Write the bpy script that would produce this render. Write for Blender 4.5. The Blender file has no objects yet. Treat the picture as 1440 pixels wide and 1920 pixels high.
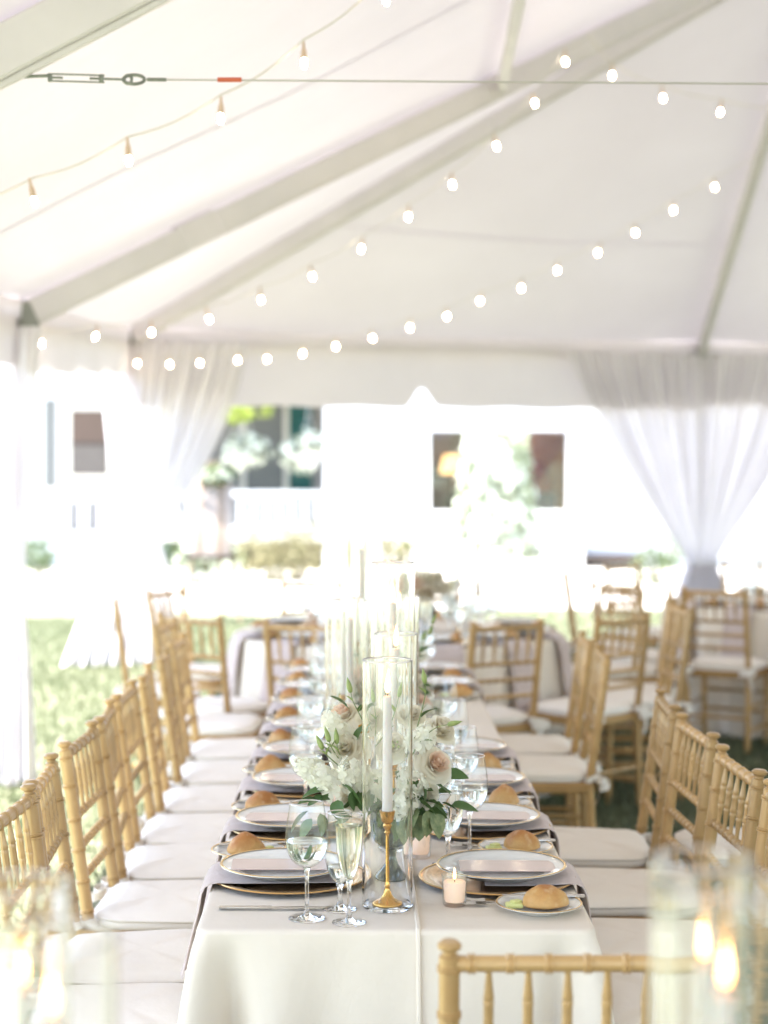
import bpy, bmesh, math, random
import numpy as np
from mathutils import Vector, Matrix

R = math.radians
PI = math.pi
SC = bpy.context.scene
COL = SC.collection
rng = random.Random(7)

# ------------------------------------------------------------------ camera
F_PX = 3300.0                      # focal length in photo pixels (1440 x 1920)
EYE = 1.64
cam_d = bpy.data.cameras.new('camera')
cam = bpy.data.objects.new('camera', cam_d)
COL.objects.link(cam)
cam.location = (0, 0, EYE)
cam.rotation_euler = (R(90), 0, 0)
cam_d.sensor_fit = 'AUTO'
cam_d.sensor_width = 36.0
cam_d.lens = F_PX / 1920 * 36.0
cam_d.shift_x = 40 / 1920
cam_d.shift_y = -100 / 1920
cam_d.clip_start = 0.05
cam_d.clip_end = 2000
cam_d.dof.use_dof = True
cam_d.dof.focus_distance = 3.62
cam_d.dof.aperture_fstop = 2.45
SC.camera = cam

# ------------------------------------------------------------------ daylight
SUN_EL, SUN_AZ = 69, 246
world = bpy.data.worlds.new('World')
SC.world = world
world.use_nodes = True
wn = world.node_tree
wn.nodes.clear()
sky = wn.nodes.new('ShaderNodeTexSky')
sky.sky_type = 'NISHITA'
sky.sun_disc = False
sky.sun_elevation = R(SUN_EL)
sky.sun_rotation = R(SUN_AZ)
sky.air_density = 1.0
sky.dust_density = 2.0
sky.ozone_density = 1.0
bg = wn.nodes.new('ShaderNodeBackground')
bg.inputs['Strength'].default_value = 0.13
wo = wn.nodes.new('ShaderNodeOutputWorld')
wn.links.new(sky.outputs[0], bg.inputs[0])
wn.links.new(bg.outputs[0], wo.inputs[0])
sun_d = bpy.data.lights.new('sun', 'SUN')
sun_d.energy = 4.2
sun_d.angle = R(0.6)
sun_d.color = (1.0, 0.955, 0.92)
sun = bpy.data.objects.new('sun', sun_d)
COL.objects.link(sun)
sd = Vector((math.sin(R(SUN_AZ)) * math.cos(R(SUN_EL)), math.cos(R(SUN_AZ)) * math.cos(R(SUN_EL)), math.sin(R(SUN_EL))))
sun.rotation_euler = sd.to_track_quat('Z', 'Y').to_euler()
sun.location = sd * 60

SC.view_settings.view_transform = 'Standard'
SC.view_settings.look = 'None'
SC.view_settings.gamma = 1
SC.view_settings.use_curve_mapping = False
SC.view_settings.exposure = 2.90
SC.render.engine = 'CYCLES'
SC.cycles.use_denoising = True
SC.cycles.max_bounces = 100
SC.cycles.diffuse_bounces = 5
SC.cycles.glossy_bounces = 5
SC.cycles.transmission_bounces = 96
SC.cycles.transparent_max_bounces = 40
SC.cycles.caustics_reflective = False
SC.cycles.caustics_refractive = True
SC.cycles.sample_clamp_indirect = 3.0
SC.cycles.sample_clamp_direct = 0


# ------------------------------------------------------------------ materials
def new_mat(name):
    m = bpy.data.materials.new(name)
    m.use_nodes = True
    m.node_tree.nodes.clear()
    out = m.node_tree.nodes.new('ShaderNodeOutputMaterial')
    return m, m.node_tree.nodes, m.node_tree.links, out


def noise_col(n, l, c1, c2, scale, detail=4, coord='Object', rough=0.6, lo=0.3, hi=0.7):
    tc = n.new('ShaderNodeTexCoord')
    nz = n.new('ShaderNodeTexNoise')
    nz.inputs['Scale'].default_value = scale
    nz.inputs['Detail'].default_value = detail
    nz.inputs['Roughness'].default_value = rough
    l.new(tc.outputs[coord], nz.inputs['Vector'])
    cr = n.new('ShaderNodeValToRGB')
    cr.color_ramp.elements[0].position = lo
    cr.color_ramp.elements[0].color = (*c1, 1)
    cr.color_ramp.elements[1].position = hi
    cr.color_ramp.elements[1].color = (*c2, 1)
    l.new(nz.outputs['Fac'], cr.inputs[0])
    return cr.outputs[0], nz.outputs['Fac']


def pbr(name, c1, c2=None, scale=8, rough=0.5, metal=0.0, bump=0.0, bscale=None, spec=0.5, coat=0.0,
        emit=None, estr=0.0, sss=0.0, transl=0.0, sheen=0.0, coord='Object'):
    m, n, l, out = new_mat(name)
    b = n.new('ShaderNodeBsdfPrincipled')
    b.inputs['Roughness'].default_value = rough
    b.inputs['Metallic'].default_value = metal
    b.inputs['Specular IOR Level'].default_value = spec
    b.inputs['Coat Weight'].default_value = coat
    b.inputs['Coat Roughness'].default_value = 0.08
    b.inputs['Sheen Weight'].default_value = sheen
    col = None
    if c2 is None:
        b.inputs['Base Color'].default_value = (*c1, 1)
    else:
        col, _ = noise_col(n, l, c1, c2, scale, coord=coord)
        l.new(col, b.inputs['Base Color'])
    if emit:
        b.inputs['Emission Color'].default_value = (*emit, 1)
        b.inputs['Emission Strength'].default_value = estr
    if sss:
        b.inputs['Subsurface Weight'].default_value = sss
        b.inputs['Subsurface Radius'].default_value = (0.02, 0.012, 0.008)
        b.inputs['Subsurface Scale'].default_value = 0.5
    if bump:
        tc = n.new('ShaderNodeTexCoord')
        nz = n.new('ShaderNodeTexNoise')
        nz.inputs['Scale'].default_value = bscale or scale
        nz.inputs['Detail'].default_value = 5
        l.new(tc.outputs[coord], nz.inputs['Vector'])
        bp = n.new('ShaderNodeBump')
        bp.inputs['Strength'].default_value = bump
        bp.inputs['Distance'].default_value = 0.01
        l.new(nz.outputs['Fac'], bp.inputs['Height'])
        l.new(bp.outputs[0], b.inputs['Normal'])
    if transl:
        t = n.new('ShaderNodeBsdfTranslucent')
        if col is not None:
            l.new(col, t.inputs['Color'])
        else:
            t.inputs['Color'].default_value = (*c1, 1)
        mx = n.new('ShaderNodeMixShader')
        mx.inputs[0].default_value = transl
        l.new(b.outputs[0], mx.inputs[1])
        l.new(t.outputs[0], mx.inputs[2])
        l.new(mx.outputs[0], out.inputs['Surface'])
    else:
        l.new(b.outputs[0], out.inputs['Surface'])
    return m


def thin_glass(name, tint=(0.97, 0.985, 0.98), edge=(0.72, 0.78, 0.78), ior=1.5, rough=0.0, edge_pos=0.8):
    """a thin pane: clear where it faces you, mirror-like and denser where it turns away (Fresnel)"""
    m, n, l, out = new_mat(name)
    tr = n.new('ShaderNodeBsdfTransparent')
    gl = n.new('ShaderNodeBsdfGlossy')
    gl.inputs['Roughness'].default_value = rough
    lw = n.new('ShaderNodeLayerWeight')
    lw.inputs['Blend'].default_value = 0.5
    cr = n.new('ShaderNodeValToRGB')
    cr.color_ramp.elements[0].position = edge_pos
    cr.color_ramp.elements[0].color = (*tint, 1)
    cr.color_ramp.elements[1].position = 0.985
    cr.color_ramp.elements[1].color = (*edge, 1)
    l.new(lw.outputs['Facing'], cr.inputs[0])
    l.new(cr.outputs[0], tr.inputs['Color'])
    mx = n.new('ShaderNodeMixShader')
    pw = n.new('ShaderNodeMath'); pw.operation = 'POWER'; pw.inputs[1].default_value = 5.0
    l.new(lw.outputs['Facing'], pw.inputs[0])
    f0 = 2.0 * ((ior - 1) / (ior + 1)) ** 2     # both faces of the pane
    ma = n.new('ShaderNodeMath'); ma.operation = 'MULTIPLY_ADD'; ma.inputs[1].default_value = 1 - f0; ma.inputs[2].default_value = f0
    l.new(pw.outputs[0], ma.inputs[0])
    l.new(ma.outputs[0], mx.inputs[0])
    l.new(tr.outputs[0], mx.inputs[1])
    l.new(gl.outputs[0], mx.inputs[2])
    l.new(mx.outputs[0], out.inputs['Surface'])
    return m


def solid_glass(name, col=(1, 1, 1), ior=1.45, rough=0.0):
    m, n, l, out = new_mat(name)
    g = n.new('ShaderNodeBsdfGlass')
    g.inputs['Color'].default_value = (*col, 1)
    g.inputs['IOR'].default_value = ior
    g.inputs['Roughness'].default_value = rough
    l.new(g.outputs[0], out.inputs['Surface'])
    return m


def fabric(name, c1, c2, transl, transp=0.0, rough=0.8, spec=0.2, scale=3.0, weave=0.0, gloss_rough=None):
    m, n, l, out = new_mat(name)
    b = n.new('ShaderNodeBsdfPrincipled')
    b.inputs['Roughness'].default_value = rough
    b.inputs['Specular IOR Level'].default_value = spec
    col, _ = noise_col(n, l, c1, c2, scale)
    l.new(col, b.inputs['Base Color'])
    if weave:
        tc = n.new('ShaderNodeTexCoord')
        nz = n.new('ShaderNodeTexNoise')
        nz.inputs['Scale'].default_value = 9
        nz.inputs['Detail'].default_value = 6
        l.new(tc.outputs['Object'], nz.inputs['Vector'])
        bp = n.new('ShaderNodeBump')
        bp.inputs['Strength'].default_value = weave
        bp.inputs['Distance'].default_value = 0.02
        l.new(nz.outputs['Fac'], bp.inputs['Height'])
        l.new(bp.outputs[0], b.inputs['Normal'])
    t = n.new('ShaderNodeBsdfTranslucent')
    l.new(col, t.inputs['Color'])
    mx = n.new('ShaderNodeMixShader')
    mx.inputs[0].default_value = transl
    l.new(b.outputs[0], mx.inputs[1])
    l.new(t.outputs[0], mx.inputs[2])
    last = mx
    if transp:
        tp = n.new('ShaderNodeBsdfTransparent')
        m2 = n.new('ShaderNodeMixShader')
        m2.inputs[0].default_value = transp
        l.new(mx.outputs[0], m2.inputs[1])
        l.new(tp.outputs[0], m2.inputs[2])
        last = m2
    l.new(last.outputs[0], out.inputs['Surface'])
    return m


def emitter(name, col, strength):
    m, n, l, out = new_mat(name)
    e = n.new('ShaderNodeEmission')
    e.inputs['Color'].default_value = (*col, 1)
    e.inputs['Strength'].default_value = strength
    l.new(e.outputs[0], out.inputs['Surface'])
    return m


def bread_mat():
    m, n, l, out = new_mat('bread_crust')
    b = n.new('ShaderNodeBsdfPrincipled')
    b.inputs['Roughness'].default_value = 0.55
    tc = n.new('ShaderNodeTexCoord')
    sx = n.new('ShaderNodeSeparateXYZ')
    l.new(tc.outputs['Object'], sx.inputs[0])
    nz = n.new('ShaderNodeTexNoise')
    nz.inputs['Scale'].default_value = 22
    nz.inputs['Detail'].default_value = 6
    oi = n.new('ShaderNodeObjectInfo')
    ad = n.new('ShaderNodeVectorMath')
    ad.operation = 'ADD'
    l.new(tc.outputs['Object'], ad.inputs[0])
    l.new(oi.outputs['Location'], ad.inputs[1])
    l.new(ad.outputs[0], nz.inputs['Vector'])
    mr = n.new('ShaderNodeMapRange')
    mr.inputs['From Min'].default_value = 0.0
    mr.inputs['From Max'].default_value = 0.05
    mr.inputs['To Min'].default_value = -0.12
    mr.inputs['To Max'].default_value = 0.45
    l.new(sx.outputs['Z'], mr.inputs['Value'])
    mm = n.new('ShaderNodeMath')
    mm.operation = 'ADD'
    l.new(mr.outputs[0], mm.inputs[0])
    l.new(nz.outputs['Fac'], mm.inputs[1])
    rn = n.new('ShaderNodeMath')                      # every roll is baked a little differently
    rn.operation = 'MULTIPLY_ADD'
    rn.inputs[1].default_value = 0.22
    l.new(oi.outputs['Random'], rn.inputs[0])
    l.new(mm.outputs[0], rn.inputs[2])
    cr = n.new('ShaderNodeValToRGB')
    cr.color_ramp.elements[0].position = 0.35
    cr.color_ramp.elements[0].color = (0.62, 0.40, 0.17, 1)
    cr.color_ramp.elements[1].position = 1.15
    cr.color_ramp.elements[1].color = (0.42, 0.17, 0.045, 1)
    e = cr.color_ramp.elements.new(0.75)
    e.color = (0.56, 0.31, 0.105, 1)
    l.new(rn.outputs[0], cr.inputs[0])
    vo = n.new('ShaderNodeTexVoronoi'); vo.feature = 'DISTANCE_TO_EDGE'; vo.inputs['Scale'].default_value = 70
    l.new(ad.outputs[0], vo.inputs['Vector'])
    vr = n.new('ShaderNodeMapRange'); vr.inputs['From Max'].default_value = 0.12; vr.inputs['To Min'].default_value = 0.96
    l.new(vo.outputs['Distance'], vr.inputs['Value'])
    hs = n.new('ShaderNodeHueSaturation')
    l.new(vr.outputs[0], hs.inputs['Value']); l.new(cr.outputs[0], hs.inputs['Color'])
    fz = n.new('ShaderNodeTexNoise'); fz.inputs['Scale'].default_value = 45; fz.inputs['Detail'].default_value = 6
    l.new(ad.outputs[0], fz.inputs['Vector'])
    fm = n.new('ShaderNodeMapRange'); fm.inputs['From Min'].default_value = 0.56; fm.inputs['From Max'].default_value = 0.72; fm.inputs['To Max'].default_value = 0.5
    l.new(fz.outputs['Fac'], fm.inputs['Value'])
    mxc = n.new('ShaderNodeMix'); mxc.data_type = 'RGBA'
    mxc.inputs[7].default_value = (0.72, 0.55, 0.33, 1)
    l.new(fm.outputs[0], mxc.inputs[0]); l.new(hs.outputs[0], mxc.inputs[6])
    l.new(mxc.outputs[2], b.inputs['Base Color'])
    nz2 = n.new('ShaderNodeTexNoise')
    nz2.inputs['Scale'].default_value = 110
    nz2.inputs['Detail'].default_value = 3
    l.new(ad.outputs[0], nz2.inputs['Vector'])
    bp = n.new('ShaderNodeBump')
    bp.inputs['Strength'].default_value = 0.6
    bp.inputs['Distance'].default_value = 0.003
    l.new(nz2.outputs['Fac'], bp.inputs['Height'])
    l.new(bp.outputs[0], b.inputs['Normal'])
    l.new(b.outputs[0], out.inputs['Surface'])
    return m


def flame_mat():
    m, n, l, out = new_mat('flame')
    tc = n.new('ShaderNodeTexCoord')
    sx = n.new('ShaderNodeSeparateXYZ')
    l.new(tc.outputs['Object'], sx.inputs[0])
    mr = n.new('ShaderNodeMapRange')
    mr.inputs['From Min'].default_value = 0.0
    mr.inputs['From Max'].default_value = 0.05
    l.new(sx.outputs['Z'], mr.inputs['Value'])
    cr = n.new('ShaderNodeValToRGB')
    cr.color_ramp.elements[0].color = (1.0, 0.36, 0.10, 1)
    cr.color_ramp.elements[1].color = (1.0, 0.40, 0.12, 1)
    e = cr.color_ramp.elements.new(0.4)
    e.color = (1.0, 0.55, 0.22, 1)
    l.new(mr.outputs[0], cr.inputs[0])
    em = n.new('ShaderNodeEmission')
    em.inputs['Strength'].default_value = 2.4
    l.new(cr.outputs[0], em.inputs['Color'])
    l.new(em.outputs[0], out.inputs['Surface'])
    return m


M = {}
M['tent'] = fabric('tent_vinyl', (0.72, 0.672, 0.705), (0.68, 0.63, 0.66), 0.040, rough=0.42, spec=0.16, scale=1.2, weave=0.16)
M['seam'] = fabric('welded_seam', (0.72, 0.672, 0.705), (0.68, 0.63, 0.66), 0.12, rough=0.5, spec=0.1)
M['valance'] = fabric('valance_vinyl', (0.78, 0.73, 0.745), (0.75, 0.70, 0.715), 0.115, rough=0.6, scale=2)
M['alu'] = pbr('frame_aluminium', (0.78, 0.745, 0.75), (0.71, 0.68, 0.685), scale=3, rough=0.5, metal=0.0)
M['alu_dark'] = pbr('frame_shoe', (0.34, 0.34, 0.31), (0.26, 0.27, 0.24), scale=20, rough=0.5, metal=0.5)
M['steel'] = pbr('galvanised_steel', (0.17, 0.19, 0.16), (0.26, 0.28, 0.24), scale=60, rough=0.38, metal=0.8)
M['wire'] = pbr('wire_rope', (0.55, 0.53, 0.50), rough=0.5, metal=0.3)
M['red'] = pbr('red_sleeve', (0.62, 0.14, 0.07), rough=0.6)
M['sheer'] = fabric('sheer_drape', (0.83, 0.80, 0.83), (0.79, 0.76, 0.79), 0.24, transp=0.11, rough=0.9, spec=0.1, scale=3)
M['cord'] = pbr('light_cord', (0.70, 0.67, 0.63), rough=0.6)
M['socket'] = pbr('bulb_socket', (0.66, 0.50, 0.38), rough=0.5)
M['bulb'] = emitter('bulb_glow', (1.0, 0.80, 0.56), 16.0)
M['cloth'] = fabric('ivory_tablecloth', (0.84, 0.755, 0.655), (0.80, 0.715, 0.615), 0.06, rough=0.85, spec=0.15, scale=2.0, weave=0.35)
M['cushion'] = pbr('cushion_cloth', (0.85, 0.785, 0.705), (0.81, 0.74, 0.66), scale=5, rough=0.9, bump=0.45, bscale=11, spec=0.2, sheen=0.1)
M['napkin'] = pbr('mauve_napkin', (0.60, 0.505, 0.478), (0.545, 0.455, 0.43), scale=18, rough=0.9, bump=0.35, bscale=45, spec=0.15, sheen=0.2)
M['chair'] = pbr('gold_lacquer', (0.53, 0.345, 0.155), (0.45, 0.275, 0.108), scale=9, rough=0.30, metal=0.15, coat=0.2)
def vary(m, amt=0.35):
    n, l = m.node_tree.nodes, m.node_tree.links
    b = next(x for x in n if x.type == 'BSDF_PRINCIPLED')
    src = b.inputs['Base Color'].links[0].from_socket
    oi = n.new('ShaderNodeObjectInfo')
    h = n.new('ShaderNodeHueSaturation')
    mr = n.new('ShaderNodeMapRange')
    mr.inputs['To Min'].default_value = 1 - amt / 2
    mr.inputs['To Max'].default_value = 1 + amt / 2
    l.new(oi.outputs['Random'], mr.inputs['Value'])
    l.new(mr.outputs[0], h.inputs['Value'])
    l.new(src, h.inputs['Color'])
    l.new(h.outputs[0], b.inputs['Base Color'])
    # grain along the turned wood and small scuffs
    tc = n.new('ShaderNodeTexCoord'); mp = n.new('ShaderNodeMapping'); nz = n.new('ShaderNodeTexNoise')
    mp.inputs['Scale'].default_value = (160, 160, 9)
    nz.inputs['Scale'].default_value = 1.0; nz.inputs['Detail'].default_value = 5
    l.new(tc.outputs['Object'], mp.inputs[0]); l.new(mp.outputs[0], nz.inputs['Vector'])
    bp = n.new('ShaderNodeBump'); bp.inputs['Strength'].default_value = 0.25; bp.inputs['Distance'].default_value = 0.002
    l.new(nz.outputs['Fac'], bp.inputs['Height']); l.new(bp.outputs[0], b.inputs['Normal'])


vary(M['chair'])
M['chair_frame'] = pbr('chair_seat_rail', (0.46, 0.28, 0.11), (0.37, 0.21, 0.075), scale=12, rough=0.4, metal=0.15)
M['brass'] = pbr('brass', (0.72, 0.44, 0.13), (0.60, 0.34, 0.09), scale=30, rough=0.16, metal=1.0)
M['gold'] = pbr('gold_rim', (0.78, 0.53, 0.22), rough=0.22, metal=1.0)
M['charger'] = pbr('gilt_charger', (0.80, 0.56, 0.33), (0.72, 0.47, 0.25), scale=10, rough=0.17, metal=0.9)
M['china'] = pbr('white_china', (0.80, 0.79, 0.765), rough=0.08, spec=0.6, coat=0.5)
M['card'] = pbr('blush_card', (0.66, 0.50, 0.47), (0.62, 0.46, 0.43), scale=6, rough=0.16, spec=0.6, coat=0.4)
M['silver'] = pbr('cutlery', (0.62, 0.60, 0.57), rough=0.16, metal=1.0)
M['glass'] = thin_glass('cylinder_glass', tint=(0.965, 0.975, 0.975), edge=(0.60, 0.64, 0.66), edge_pos=0.78)
M['clear_glass'] = solid_glass('clear_glass', (0.998, 1, 1), 1.45)
M['rim_glass'] = solid_glass('polished_rim', (1, 0.98, 0.98), 1.5)
M['bowl_glass'] = thin_glass('stemware_glass', tint=(0.97, 0.98, 0.98), edge=(0.55, 0.60, 0.60), edge_pos=0.72)
M['stem_glass'] = solid_glass('stem_glass', (1, 1, 1), 1.48)
M['water'] = solid_glass('water', (0.99, 1, 1), 1.33)
M['champagne'] = solid_glass('champagne', (1.0, 0.985, 0.90), 1.34)
M['wax'] = pbr('ivory_wax', (0.84, 0.78, 0.72), rough=0.4, sss=0.35)
M['votive_wax'] = pbr('votive_wax', (0.88, 0.74, 0.62), rough=0.4, sss=0.4, emit=(1.0, 0.55, 0.3), estr=0.06)
M['wick'] = pbr('burnt_wick', (0.06, 0.03, 0.03), rough=0.9)
M['flame'] = flame_mat()
M['bread'] = bread_mat()
M['butter'] = pbr('butter', (0.66, 0.66, 0.28), (0.60, 0.62, 0.24), scale=40, rough=0.4, sss=0.2)
M['vase'] = pbr('mercury_glass', (0.050, 0.065, 0.050), (0.16, 0.175, 0.145), scale=70, rough=0.14, metal=0.35)
M['rose_white'] = pbr('cream_petal', (0.87, 0.83, 0.73), (0.84, 0.79, 0.67), scale=25, rough=0.6, transl=0.5, spec=0.2)
M['rose_blush'] = pbr('blush_petal', (0.87, 0.74, 0.62), (0.85, 0.64, 0.50), scale=22, rough=0.6, transl=0.5, spec=0.2)
M['floret'] = pbr('white_floret', (0.90, 0.885, 0.82), (0.87, 0.86, 0.73), scale=40, rough=0.65, transl=0.42, spec=0.2)
M['leaf'] = pbr('dark_leaf', (0.060, 0.120, 0.035), (0.105, 0.175, 0.060), scale=25, rough=0.5, transl=0.12, spec=0.3)
M['leaf_pale'] = pbr('variegated_leaf', (0.30, 0.33, 0.16), (0.07, 0.13, 0.05), scale=60, rough=0.5, transl=0.15)
M['bud'] = pbr('green_bud', (0.22, 0.30, 0.09), (0.32, 0.37, 0.13), scale=60, rough=0.5)
M['stem'] = pbr('green_stem', (0.14, 0.20, 0.07), (0.20, 0.26, 0.09), scale=40, rough=0.5)
M['pollen'] = pbr('orange_stamen', (0.50, 0.24, 0.03), rough=0.7)
M['dried'] = pbr('dried_foliage', (0.44, 0.33, 0.19), (0.52, 0.42, 0.26), scale=20, rough=0.8, transl=0.1)


def grass_mat(name, c1, c2):
    m, n, l, out = new_mat(name)
    b = n.new('ShaderNodeBsdfPrincipled')
    b.inputs['Roughness'].default_value = 0.7
    b.inputs['Specular IOR Level'].default_value = 0.2
    tc = n.new('ShaderNodeTexCoord')
    a = n.new('ShaderNodeTexNoise'); a.inputs['Scale'].default_value = 1.3; a.inputs['Detail'].default_value = 8
    l.new(tc.outputs['Object'], a.inputs['Vector'])
    cr = n.new('ShaderNodeValToRGB')
    cr.color_ramp.elements[0].position = 0.35; cr.color_ramp.elements[0].color = (*c1, 1)
    cr.color_ramp.elements[1].position = 0.68; cr.color_ramp.elements[1].color = (*c2, 1)
    l.new(a.outputs['Fac'], cr.inputs[0])
    l.new(cr.outputs[0], b.inputs['Base Color'])
    l.new(b.outputs[0], out.inputs['Surface'])
    return m


M['lawn'] = grass_mat('lawn', (0.150, 0.165, 0.105), (0.190, 0.198, 0.130))
M['blade'] = pbr('grass_blade', (0.125, 0.150, 0.080), (0.175, 0.192, 0.115), scale=1.7, rough=0.6, transl=0.25, spec=0.2)
M['path'] = pbr('pale_gravel', (0.52, 0.50, 0.46), (0.42, 0.40, 0.37), scale=40, rough=0.9, bump=0.3, bscale=90)
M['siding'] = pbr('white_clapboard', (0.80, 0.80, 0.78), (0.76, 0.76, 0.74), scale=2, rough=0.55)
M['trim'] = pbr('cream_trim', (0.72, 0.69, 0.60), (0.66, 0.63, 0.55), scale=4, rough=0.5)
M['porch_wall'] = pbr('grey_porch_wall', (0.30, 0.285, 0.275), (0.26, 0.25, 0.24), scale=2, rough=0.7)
M['teal'] = pbr('teal_shutter', (0.015, 0.115, 0.10), (0.012, 0.09, 0.08), scale=5, rough=0.5)
M['grey_shutter'] = pbr('grey_shutter', (0.15, 0.155, 0.145), rough=0.6)
M['pane'] = thin_glass('window_glass', tint=(0.9, 0.92, 0.92), edge=(0.6, 0.65, 0.65))
M['blind'] = pbr('brown_blind', (0.11, 0.075, 0.055), (0.09, 0.062, 0.046), scale=6, rough=0.8)
M['blind_low'] = pbr('grey_brown_blind', (0.125, 0.11, 0.095), (0.11, 0.095, 0.082), scale=6, rough=0.8)
M['room_grey'] = pbr('grey_room_wall', (0.24, 0.19, 0.185), (0.20, 0.16, 0.16), scale=3, rough=0.8)
M['room_lamplit'] = pbr('lamplit_room_wall', (0.62, 0.29, 0.13), (0.55, 0.25, 0.11), scale=2, rough=0.8)  # orange lamplight put into this wall's colour
M['room_floor'] = pbr('dark_room_floor', (0.06, 0.04, 0.03), rough=0.6)
M['red_cloth'] = pbr('red_upholstery', (0.45, 0.055, 0.02), (0.36, 0.04, 0.015), scale=8, rough=0.8)
M['dark_wood'] = pbr('dark_wood', (0.045, 0.03, 0.025), (0.03, 0.02, 0.016), scale=12, rough=0.5)
M['lamp_shade'] = emitter('lit_lampshade', (1.0, 0.56, 0.22), 0.55)
M['roof'] = pbr('roof_shingle', (0.18, 0.18, 0.18), (0.12, 0.12, 0.12), scale=9, rough=0.9)
M['foliage'] = pbr('shrub_leaf', (0.055, 0.095, 0.030), (0.12, 0.16, 0.055), scale=3, rough=0.6, transl=0.25)
M['foliage_tan'] = pbr('tan_shrub_leaf', (0.16, 0.155, 0.075), (0.24, 0.22, 0.12), scale=3, rough=0.7, transl=0.2)
M['foliage_pale'] = pbr('pale_shrub_leaf', (0.20, 0.26, 0.15), (0.34, 0.38, 0.27), scale=3, rough=0.7, transl=0.3)
M['foliage_lime'] = pbr('lime_leaf', (0.20, 0.27, 0.03), (0.28, 0.34, 0.06), scale=5, rough=0.6, transl=0.3)
M['blossom'] = pbr('white_blossom', (0.70, 0.72, 0.66), (0.56, 0.61, 0.48), scale=12, rough=0.7, transl=0.2)
M['bark'] = pbr('bark', (0.12, 0.085, 0.06), (0.08, 0.055, 0.04), scale=20, rough=0.9)
M['easel'] = pbr('easel_wood', (0.34, 0.25, 0.17), (0.28, 0.2, 0.13), scale=12, rough=0.6)
M['board'] = pbr('blush_board', (0.36, 0.305, 0.28), (0.33, 0.28, 0.255), scale=4, rough=0.6)
M['board_stripe'] = pbr('tan_ribbon', (0.25, 0.185, 0.145), (0.22, 0.165, 0.125), scale=8, rough=0.7)
M['white_paint'] = pbr('white_paint', (0.80, 0.80, 0.78), rough=0.4)
M['spot'] = pbr('white_oval', (0.86, 0.86, 0.84), rough=0.3, transl=0.3)  # for the added ovals that stand for bright gaps


# ------------------------------------------------------------------ mesh helpers
def finish(bm, name, smooth=True, angle=38):
    bmesh.ops.recalc_face_normals(bm, faces=bm.faces)
    me = bpy.data.meshes.new(name)
    bm.to_mesh(me)
    bm.free()
    if smooth:
        me.shade_smooth()
        me.set_sharp_from_angle(angle=R(angle))
    return me


def lathe(bm, prof, n=32, centre=(0, 0, 0), closed=False, squash=(1, 1)):
    cx, cy, cz = centre
    rings = []
    for r, z in prof:
        if r < 1e-6:
            rings.append([bm.verts.new((cx, cy, cz + z))])
        else:
            rings.append([bm.verts.new((cx + r * squash[0] * math.cos(2 * PI * k / n), cy + r * squash[1] * math.sin(2 * PI * k / n), cz + z)) for k in range(n)])
    pairs = list(zip(rings, rings[1:]))
    if closed:
        pairs.append((rings[-1], rings[0]))
    for a, b in pairs:
        if len(a) == 1 and len(b) == 1:
            continue
        for k in range(n):
            k2 = (k + 1) % n
            if len(a) == 1:
                bm.faces.new((a[0], b[k2], b[k]))
            elif len(b) == 1:
                bm.faces.new((a[k], a[k2], b[0]))
            else:
                bm.faces.new((a[k], a[k2], b[k2], b[k]))
    return rings


def tube(bm, pts, radii, n=10, caps=True, flat=None):
    """a tube along points with a radius each; flat = (a, b) scales its two cross axes"""
    pts = [Vector(p) for p in pts]
    if not hasattr(radii, '__len__'):
        radii = [radii] * len(pts)
    up = Vector((0, 0, 1))
    rings, prev = [], None
    for i, p in enumerate(pts):
        t = (pts[min(i + 1, len(pts) - 1)] - pts[max(i - 1, 0)])
        if t.length < 1e-9:
            t = Vector((0, 0, 1))
        t.normalize()
        if prev is None:
            a = Vector((1, 0, 0)) if abs(t.x) < 0.8 else Vector((0, 1, 0))
            u = (a - t * a.dot(t)).normalized()
        else:
            u = (prev - t * prev.dot(t)).normalized()
        prev = u
        v = t.cross(u)
        fa, fb = flat if flat else (1, 1)
        rings.append([bm.verts.new(p + (u * math.cos(2 * PI * k / n) * fa + v * math.sin(2 * PI * k / n) * fb) * radii[i]) for k in range(n)])
    for a, b in zip(rings, rings[1:]):
        for k in range(n):
            bm.faces.new((a[k], a[(k + 1) % n], b[(k + 1) % n], b[k]))
    if caps:
        for r in (rings[0], rings[-1]):
            bm.faces.new(r)
    return rings


def box(bm, c, s, bevel=0.0, rot=None, seg=2):
    g = bmesh.ops.create_cube(bm, size=1.0)
    vs = g['verts']
    for v in vs:
        v.co = Vector((v.co.x * s[0], v.co.y * s[1], v.co.z * s[2]))
    if bevel:
        es = list({e for v in vs for e in v.link_edges})
        r = bmesh.ops.bevel(bm, geom=es, offset=bevel, segments=seg, affect='EDGES', profile=0.5)
        vs = list({v for f in r['faces'] for v in f.verts} | {v for v in vs if v.is_valid})
    for v in vs:
        co = v.co
        if rot is not None:
            co = rot @ co
        v.co = co + Vector(c)
    return vs


def beam(bm, p0, p1, w, h, bevel=0.006):
    """a box-section bar from p0 to p1, w wide, h deep (deep towards world Z)"""
    p0, p1 = Vector(p0), Vector(p1)
    d = p1 - p0
    t = d.normalized()
    side = t.cross(Vector((0, 0, 1)))
    if side.length < 1e-4:
        side = Vector((1, 0, 0))
    side.normalize()
    upv = side.cross(t)
    rot = Matrix((side, t, upv)).transposed()
    box(bm, (p0 + p1) / 2, (w, d.length, h), bevel, rot, 1)


def grid(bm, f, nu, nv, close_u=False):
    vs = [[bm.verts.new(f(i / nu, j / nv)) for i in range(nu + (0 if close_u else 1))] for j in range(nv + 1)]
    for j in range(nv):
        for i in range(nu):
            i2 = (i + 1) % nu if close_u else i + 1
            bm.faces.new((vs[j][i], vs[j][i2], vs[j + 1][i2], vs[j + 1][i]))
    return vs


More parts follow.
